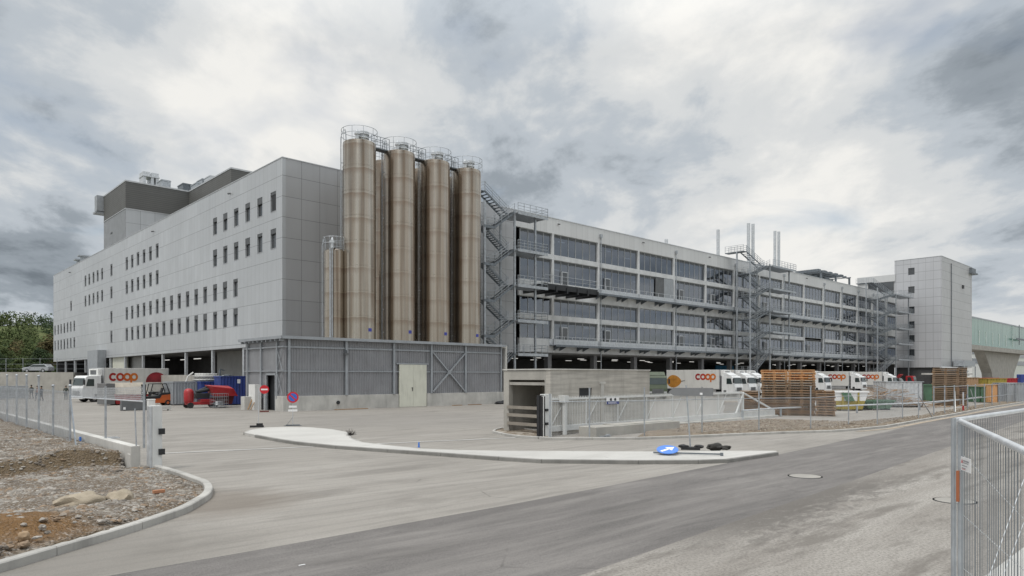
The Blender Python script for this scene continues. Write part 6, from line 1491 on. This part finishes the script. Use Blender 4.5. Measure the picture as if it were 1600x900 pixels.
# arrow-shaped board seen from behind
b, a = S(1079, 702.5, IZ); t_ = thing('arrow_board_sign', 'arrow-shaped signboard seen from its grey back on a leaning pole on the traffic island', 'traffic sign', b, a, IZ, facing(b, a), local=True); s_ = W(b, a)[1]/F
zb0, zb1 = H-IZ-(618.5-HY)*s_, H-IZ-(606-HY)*s_; lean = -4*s_
m = MB(); m.cyl((0, 0, 0), (lean*1.7, 0, zb1+.1), .028, 8); part('pole', m, M['galv'], t_)
x0 = -34*s_; m = MB(); m.exy([(x0, (zb0+zb1)/2-.02), (x0+.18, zb1), (34*s_, zb1-.0), (34*s_, zb0), (x0+.22, zb0)], -.045, -.03); part('board', m, plain('sign_back_grey', (.20, .205, .21), .5, .2), t_)
m = MB(); m.box(14*s_, 18*s_, -.05, -.046, zb0+.04, zb0+.12); part('sticker', m, M['signwhite'], t_)
m = MB(); m.box(-.35, .35, -.18, .2, 0, .1); m.blob((-.25, 0, .12), (.2, .15, .07), 2, .2, 1); m.blob((.3, .05, .12), (.2, .15, .07), 5, .2, 1); part('foot', m, M['black'], t_)
b, a = S(1122, 702.5, IZ); m = MB(); m.blob((b-.05, a+.1, IZ+.1), (.36, .24, .15), 3, .25, 2); m.blob((b+.32, a-.1, IZ+.06), (.25, .2, .09), 8, .3, 2)
solo('sandbag', m, plain('black_sandbag', (.03, .028, .025), .85), 'black sandbags heaped on the traffic island beside the arrow board', 'sandbag', b, a, IZ, smooth=True)
b, a = S(654.5, 699, .12); m = MB(); m.cyl((b, a, .12), (b, a, .32), .035, 12, r2=.03); m.cyl((b, a, .12), (b, a, .15), .05, 12); solo('blue_cap', m, M['lblue'], 'small bright blue pipe cap on the edge of the traffic island', 'pipe cap', b, a, .12)
b, a = S(548.5, 685); m = MB(); rb = random.Random(3)
for k in range(70):
    v_ = Vector((rb.gauss(0, 1), rb.gauss(0, 1), abs(rb.gauss(0, 1)))).normalized()*rb.uniform(.2, .36); m.cyl((b, a, .15), (b+v_.x, a+v_.y, .15+v_.z), .008, 4, r2=.003)
solo('twig_tuft', m, plain('dry_twigs', (.05, .045, .04), .9), 'dark round tuft of twigs at the notch of the traffic island', 'twig ball', b, a)
for k, (px, py) in enumerate(((470, 884), )):
    b, a = S(px, py); m = MB(); m.box(b-.03, b+.07, a-.012, a+.012, .006, .014); solo('litter', m, M['signwhite'], 'small white scrap lying on the asphalt at the bottom edge', 'litter', b, a)

# ================================================================== PALLETS AND SKIPS
def pallet_mb():
    m = MB()
    for i in range(7): y = -.4+i*.8/6; m.box(-.6, .6, y-.05*(1.1 if i % 3 == 0 else .8), y+.05*(1.1 if i % 3 == 0 else .8), .108, .144)
    for x in (-.55, 0, .55):
        m.box(x-.05, x+.05, -.4, .4, .09, .108)
        for y in (-.35, 0, .35): m.box(x-.07, x+.07, y-.05, y+.05, .03, .09)
    m.box(-.6, .6, -.02, .02, .03, .09)
    for y in (-.35, 0, .35): m.box(-.6, .6, y-.05, y+.05, 0, .03)
    return m
PMB = pallet_mb(); PME = {k: mesh_of('pallet', PMB, M[k]) for k in ('wood_new', 'wood_old', 'wood_mid')}
rp = random.Random(21)
ONES = ['', 'first', 'second', 'third', 'fourth', 'fifth', 'sixth', 'seventh', 'eighth', 'ninth', 'tenth', 'eleventh', 'twelfth', 'thirteenth', 'fourteenth', 'fifteenth', 'sixteenth', 'seventeenth', 'eighteenth', 'nineteenth', 'twentieth', 'twenty-first', 'twenty-second', 'twenty-third', 'twenty-fourth', 'twenty-fifth', 'twenty-sixth', 'twenty-seventh']
def pallets(px, py, n, mat, where, group, rot=0, db=0, da=0, jit=.035, h=.144, sx=1.0, sy=1.0):
    b, a = S(px, py); b += db; a += da
    for k in range(n):
        mk = mat(k); look = {'wood_new': 'fresh orange', 'wood_mid': 'brown', 'wood_old': 'weathered dark'}[mk]; t_ = n-k
        pos = 'topmost' if t_ == 1 else 'bottom' if k == 0 else ONES[t_]+' from top'
        o = bpy.data.objects.new('pallet', PME[mk]); COL.objects.link(o); x, y = W(b+rp.uniform(-jit, jit), a+rp.uniform(-jit, jit)); o.location = (x, y, k*h); o.rotation_euler = (0, 0, TH+rot+rp.uniform(-.025, .025)); o.scale = (sx, sy, h/.146)
        o['label'] = f'{look} wooden pallet, {pos} {where}'; o['category'] = 'pallet'; o['group'] = group
sb_, sa_ = S(1231, 649); rot_ = facing(sb_, sa_)
def offs(d, w=0): X, Y = W(sb_, sa_); dv = Vector((Y, -X)).normalized()*d+Vector((X, Y)).normalized()*w; return dv.dot(D2), dv.dot(D1)
G1 = 'wooden pallets piled near the guard rail'
for col, side in ((0, 'left'), (1, 'right')):
    db, da = offs((-.93, .93)[col], .4); pallets(1231, 649, 18, lambda k: 'wood_new' if k > 13 else ('wood_old' if (k*7+col) % 4 else 'wood_mid'), f'in {side} half of tall stack', G1, rot_, db, da, .05, .188, 1.52, 1.5)
db, da = offs(-2.65, .2); pallets(1231, 649, 10, lambda k: ('wood_mid', 'wood_old')[k % 2], 'in half-height pile beside tall stack', G1, rot_, db, da, .07, .18, 1.2, 1.2)
db, da = offs(-3.9, -.2); pallets(1231, 649, 7, lambda k: ('wood_mid', 'wood_old')[k % 2], 'in lowest pile left of tall stack', G1, rot_, db, da, .09, .144, 1.0, 1.2)
db, da = offs(2.55, .1); pallets(1231, 649, 10, lambda k: ('wood_old', 'wood_mid')[k % 2], 'in dark pile right of tall stack', G1, rot_, db, da, .06, .185, 1.05, 1.2)
# loose boards leaning on the left pile
for k in range(6):
    db, da = offs(-2.6+.3*k, -.5); b, a = sb_+db, sa_+da; m = MB(); m.bar((b-1.0+.1*k, a, 1.25-.12*k), (b+1.0+.1*k, a+.05, .75-.1*k), .12, .03)
    solo('loose_board', m, M['wood_mid'], ('topmost', 'second highest', 'third highest', 'third lowest', 'second lowest', 'lowest')[k]+' loose board slanting across the low pallet piles', 'board', b, a, group='loose boards on the low pallet piles')
# second, farther stack
sb_, sa_ = S(1484, 633.5); rot_ = facing(sb_, sa_)
G2 = 'wooden pallets of the far tower near the ventilation unit'
db, da = offs(-.35); pallets(1484, 633.5, 20, lambda k: 'wood_mid' if k % 9 == 8 else 'wood_old', 'in wide pile of far tower', G2, rot_, db, da, .05, .188, 1.85, 1.4)
db, da = offs(1.05, .2); pallets(1484, 633.5, 20, lambda k: 'wood_old', 'in narrow pile of far tower', G2, rot_, db, da, .04, .188, .6, 1.4)
# skips
def skip(px, py, L, D, Hh, mats, label, rot=0, stripe=None, name='skip'):
    t_ = local_thing(name, label, 'skip', px, py, rot)
    def hull(z0, z1):
        def at(z): k = z/Hh; return -L/2+.45*(1-k), L/2-.45*(1-k), D/2-.12*(1-k)
        a_, b_, c_ = at(z0); e_, f_, g_ = at(z1)
        m = MB(); m.add([(a_, -c_, z0), (b_, -c_, z0), (b_, c_, z0), (a_, c_, z0), (e_, -g_, z1), (f_, -g_, z1), (f_, g_, z1), (e_, g_, z1)], [(3,2,1,0),(4,5,6,7),(0,1,5,4),(1,2,6,5),(2,3,7,6),(3,0,4,7)]); return m
    n_ = len(mats)
    for i, mt in enumerate(mats): part(('lower_hull', 'upper_hull')[i] if n_ > 1 else 'hull', hull(.1+(Hh-.1)*i/n_, .1+(Hh-.1)*(i+1)/n_-(0 if i == n_-1 else .004)), M[mt], t_, bevel=.02)
    m = MB()
    for s_ in (-1, 1): m.box(-L/2-.05, L/2+.05, s_*D/2-.07, s_*D/2+.05, Hh-.02, Hh+.1); m.box(s_*L/2-.06, s_*L/2+.06, -D/2, D/2, Hh-.02, Hh+.1)
    part('rim', m, M[mats[-1]], t_)
    m = MB()
    for x in (-L*.22, L*.22):
        m.exy([(x-.06, .12), (x+.06, .12), (x+.06, Hh), (x-.06, Hh)], -D/2-.07, -D/2+.1)
    part('ribs', m, M[mats[0]], t_)
    if stripe: m = MB(); m.exy([(-L*.28, Hh*.98), (-L*.02, Hh*.98), (L*.12, Hh*.52), (-L*.12, Hh*.52)], -D/2-.075, -D/2-.07); part('stripe', m, M[stripe], t_)
    m = MB(); [m.box(x, x+.2, -D/2+.2, D/2-.2, 0, .1) for x in (-L*.3, L*.3)]; part('skids', m, M['blackmetal'], t_)
    return t_
skip(1321, 641, 3.0, 1.8, 1.55, ('yellow', 'signwhite'), 'white skip with a green stripe and yellow lower half right of the pallets', -TH, stripe='green')
skip(1367, 640, 2.6, 1.7, .75, ('green',), 'low green skip standing in front of the timber heap', -TH)
skip(1462, 628, 4.2, 2.2, 1.9, ('green',), 'light green skip between the pale container and the far pallet tower', -TH)
b, a = S(1410, 636); t_ = thing('pale_container', 'large pale grey steel container right of the timber heap', 'container', b, a, 0, -TH+.1, local=True)
m = MB(); c4 = [(-1.6, 0), (2.1, 0), (2.1, 2), (-1.6, 2)]
for i in range(4): corr(m, c4[i], c4[(i+1) % 4], .1, 2.35, .4, .03)
part('shell', m, M['galv_lt'], t_); part('lid', MB().box(-1.65, 2.15, -.08, 2.05, 2.35, 2.42), M['grey'], t_); part('skids', MB().box(-1.4, -1.1, 0, 2, 0, .1).box(1.6, 1.9, 0, 2, 0, .1), M['blackmetal'], t_)
# scrap timber heap
rt = random.Random(8); b, a = S(1375, 636); m = MB()
for k in range(230):
    x = rt.gauss(0, 2.6); hh = max(.15, 1.9*math.exp(-(x/3.4)**2)); z = rt.uniform(.08, hh); L = rt.uniform(.6, 1.5); q = rt.uniform(-.6, .6); e_ = rt.uniform(-.35, .35); y = rt.gauss(0, .9)
    db, da = x*math.cos(-TH), x*math.sin(-TH); c_ = Vector((b+db+.68*y, a+da+.73*y, z)); d = Vector((math.cos(q-TH), math.sin(q-TH), e_))*L/2; m.m = k % 2; m.bar(c_-d, c_+d, .1, .03)
struct('scrap_timber_heap', m, [M['wood_mid'], M['wood_old']], 'stuff')
# distant coloured containers on the right
def cont(px0, px1, py_top, Y, mat, label, name='container', z0=0):
    X0_, X1_ = (px0-800)/F*Y, (px1-800)/F*Y; b, a = SW(X0_, Y); t_ = thing(name, label, 'container', b, a, z0, -TH, local=True); h = H+(HY-py_top)/F*Y-z0; L = X1_-X0_
    m = MB(); c4 = [(0, 0), (L, 0), (L, 2.3), (0, 2.3)]
    for i in range(4): corr(m, c4[i], c4[(i+1) % 4], .05, h-.02, .35, .05)
    part('shell', m, mat, t_); part('top_frame', MB().box(-.05, L+.05, -.08, 2.35, h-.02, h+.06), mat, t_)
    return t_
cont(1531, 1560, 591, 92, M['red'], 'dark red container under the footbridge, left one'); cont(1571, 1590, 591.5, 95, M['red'], 'dark red container under the footbridge, right one')
cont(1507, 1529, 590.5, 88, M['wood_mid'], 'tan timber crate stack right of the far pallet tower', 'timber_crate'); cont(1543, 1573, 592, 88, M['yellow'], 'olive yellow container in front of the dark red containers')
cont(1510, 1546, 606, 80, M['blue'], 'low blue skip behind the roadside fence', 'skip'); cont(1532, 1550, 605, 77, M['green'], 'low green skip right of the low blue skip', 'skip'); cont(1550, 1559, 601, 76, M['wood_new'], 'small orange-brown crate beside the low green skip', 'crate'); cont(1574, 1606, 599, 78, M['grey'], 'grey steel container at the right edge behind the fence')
# blue/yellow excavator under the bridge
b, a = SW((1590-800)/F*105, 105); t_ = thing('excavator', 'small blue and yellow excavator under the footbridge at the right edge', 'excavator', b, a, 0, -TH, local=True)
part('tracks', MB().box(-1.6, 1.6, -1.1, -.6, 0, .7).box(-1.6, 1.6, .6, 1.1, 0, .7), M['black'], t_, bevel=.15); part('body', MB().box(-1.5, 1.1, -1, 1, .8, 1.8), M['yellow'], t_, bevel=.1); part('cab', MB().box(-.2, 1.2, -1, 0, 1.8, 3.2), M['blue'], t_, bevel=.08)
m = MB(); m.bar((1, .3, 1.6), (3, .3, 4.4), .35); m.bar((3, .3, 4.4), (4.6, .3, 2.2), .28); m.box(4.2, 5, -.2, .8, 1.4, 2.2); part('arm', m, M['blue'], t_)
# mast light / dark row of vehicles hints not needed beyond here

# ================================================================== FOREGROUND MESH BARRIER
bb_, ba_ = SW(3.705, 5.8); zt_ = 2.53; zb = .62
def barrier(p, q, label, first=False, sign=False):
    t_ = thing('mesh_barrier', label, 'barrier', p[0], p[1], .53); L = math.dist(p, q); ux, uy = (q[0]-p[0])/L, (q[1]-p[1])/L
    for s_ in (0, L): m = MB(); x, y = p[0]+ux*s_, p[1]+uy*s_; m.cyl((x, y, .53), (x, y, zt_+.02), .021, 14); part('post', m, M['galv'], t_, smooth=True)
    m = MB(); m.tube([(p[0], p[1], zt_), (q[0], q[1], zt_)], .021, 14); part('top_rail', m, M['galv_lt'], t_, smooth=True)
    m = MB(); m.tube([(p[0], p[1], zb), (q[0], q[1], zb)], .021, 12); part('bottom_rail', m, M['galv_lt'], t_, smooth=True)
    m = MB(); s_ = .06
    while s_ < L-.03: x, y = p[0]+ux*s_, p[1]+uy*s_; m.cyl((x, y, zb), (x, y, zt_), .0021, 5, caps=False); s_ += .085
    for z in (.85, 1.2, 1.55, 1.9, 2.25): 
        pass
    part('vertical_wires', m, M['galv_dark'], t_); m = MB()
    for z in (zb+.05, zb+.3, zb+.55, zb+.8, zb+1.05): pass
    return t_, (ux, uy), L
far_ = (bb_+3.5*1.0, ba_+.02)
pA = (bb_+.03, ba_+.03); qA = (pA[0]+3.45, pA[1]); dB = SW(2.14, 2.67)
tA, uA, LA = barrier(pA, qA, 'far mesh barrier panel running along the road at the right edge')
m = MB(); zq = lambda py, Y: H-(py-HY)/F*Y
for (s0_, z0_, s1_, z1_) in ((0, 1.78, 2.6, .75), (0, 1.33, 1.6, .66), (.3, .66, 3.2, 2.2), (.9, .66, 3.4, 1.75), (.1, 2.25, 3.4, 1.0)): m.tube([(pA[0]+s0_, pA[1]-.03, z0_), (pA[0]+s1_, pA[1]-.03, z1_)], .004, 6)
part('diagonal_cables', m, M['galv_lt'], tA)
tB, uB, LB = barrier((bb_-.015, ba_-.03), dB, 'near mesh barrier panel coming towards the photographer at the right edge')
# plastic sign tied to the near panel, orange clamp on the post
Yp = 5.5; u_ = .13; 
def onB(s_): return bb_-.015+uB[0]*s_, ba_-.03+uB[1]*s_
def sB(px):     # distance along the near panel for a photo column
    lo, hi = 0, LB
    for _ in range(40):
        md = (lo+hi)/2; X, Y = W(*onB(md))
        if 800+F*X/Y < px: lo = md
        else: hi = md
    return lo
s1_, s2_ = sB(1504), sB(1519.5); p1, p2 = onB(s1_), onB(s2_); nx_, ny_ = -uB[1]*-.012, uB[0]*-.012
z1t, z2t = zat(713, *p1), zat(718, *p2); z1b, z2b = zat(734, *p1), zat(740, *p2)
Xn = Vector(W(*p1)); nrm_ = Vector((uB[1], -uB[0])); 
if nrm_.dot(Vector((-O.dot(D2)-p1[0], -O.dot(D1)-p1[1]))) < 0: nrm_ = -nrm_
off_ = nrm_*.012
sg_ = thing('warning_sign', 'small white plastic warning sign tied to the near mesh barrier panel', 'sign', p1[0], p1[1], z1b)
m = MB(); q4 = [(p1[0]+off_.x, p1[1]+off_.y, z1b), (p2[0]+off_.x, p2[1]+off_.y, z2b), (p2[0]+off_.x, p2[1]+off_.y, z2t), (p1[0]+off_.x, p1[1]+off_.y, z1t)]; bk = [(x-off_.x*.3, y-off_.y*.3, z) for x, y, z in q4]
m.add(q4+bk, [(0,1,2,3),(7,6,5,4),(0,4,5,1),(1,5,6,2),(2,6,7,3),(3,7,4,0)]); part('plate', m, M['signwhite'], sg_)
m = MB()
def onp(f_, g_): 
    a_ = Vector(q4[0]).lerp(Vector(q4[1]), f_); b_ = Vector(q4[3]).lerp(Vector(q4[2]), f_); return a_.lerp(b_, g_)+Vector((off_.x*.2, off_.y*.2, 0))
for f0, f1, g_, w_ in ((.3, .85, .74, .10), (.3, .8, .60, .06), (.15, .7, .38, .06), (.15, .55, .2, .05)): m.add([onp(f0, g_-w_/2), onp(f1, g_-w_/2), onp(f1, g_+w_/2), onp(f0, g_+w_/2)], [(0, 1, 2, 3)])
part('grey_print', m, plain('print_grey', (.3, .3, .32), .6), sg_)
m = MB(); m.add([onp(.06, .55), onp(.26, .55), onp(.16, .85)], [(0, 1, 2)]); m.add([onp(.15, .1), onp(.5, .1), onp(.5, .14), onp(.15, .14)], [(0, 1, 2, 3)]); part('red_print', m, M['signred'], sg_)
zo0, zo1 = zat(783, bb_-.04, ba_), zat(735, bb_-.04, ba_); m = MB(); m.box(bb_-.062, bb_-.038, ba_-.03, ba_-.01, zo0, zo1); clp = part('orange_reflector', m, plain('faded_orange_plastic', (.34, .11, .045), .5), tB)
# steel box on the terrace behind the far panel
b, a = SW((1585-800)/F*8.9, 8.9); m = MB(); m.box(b-.15, b+1.6, a-.9, a-.35, .535, .62); m.m = 1; m.box(b-.1, b+1.55, a-.85, a-.4, .62, .65); solo('barrier_foot', m, [M['blackmetal'], M['conc']], 'dark flat weight block lying on the terrace behind the far barrier panel', 'weight', b, a, .53)
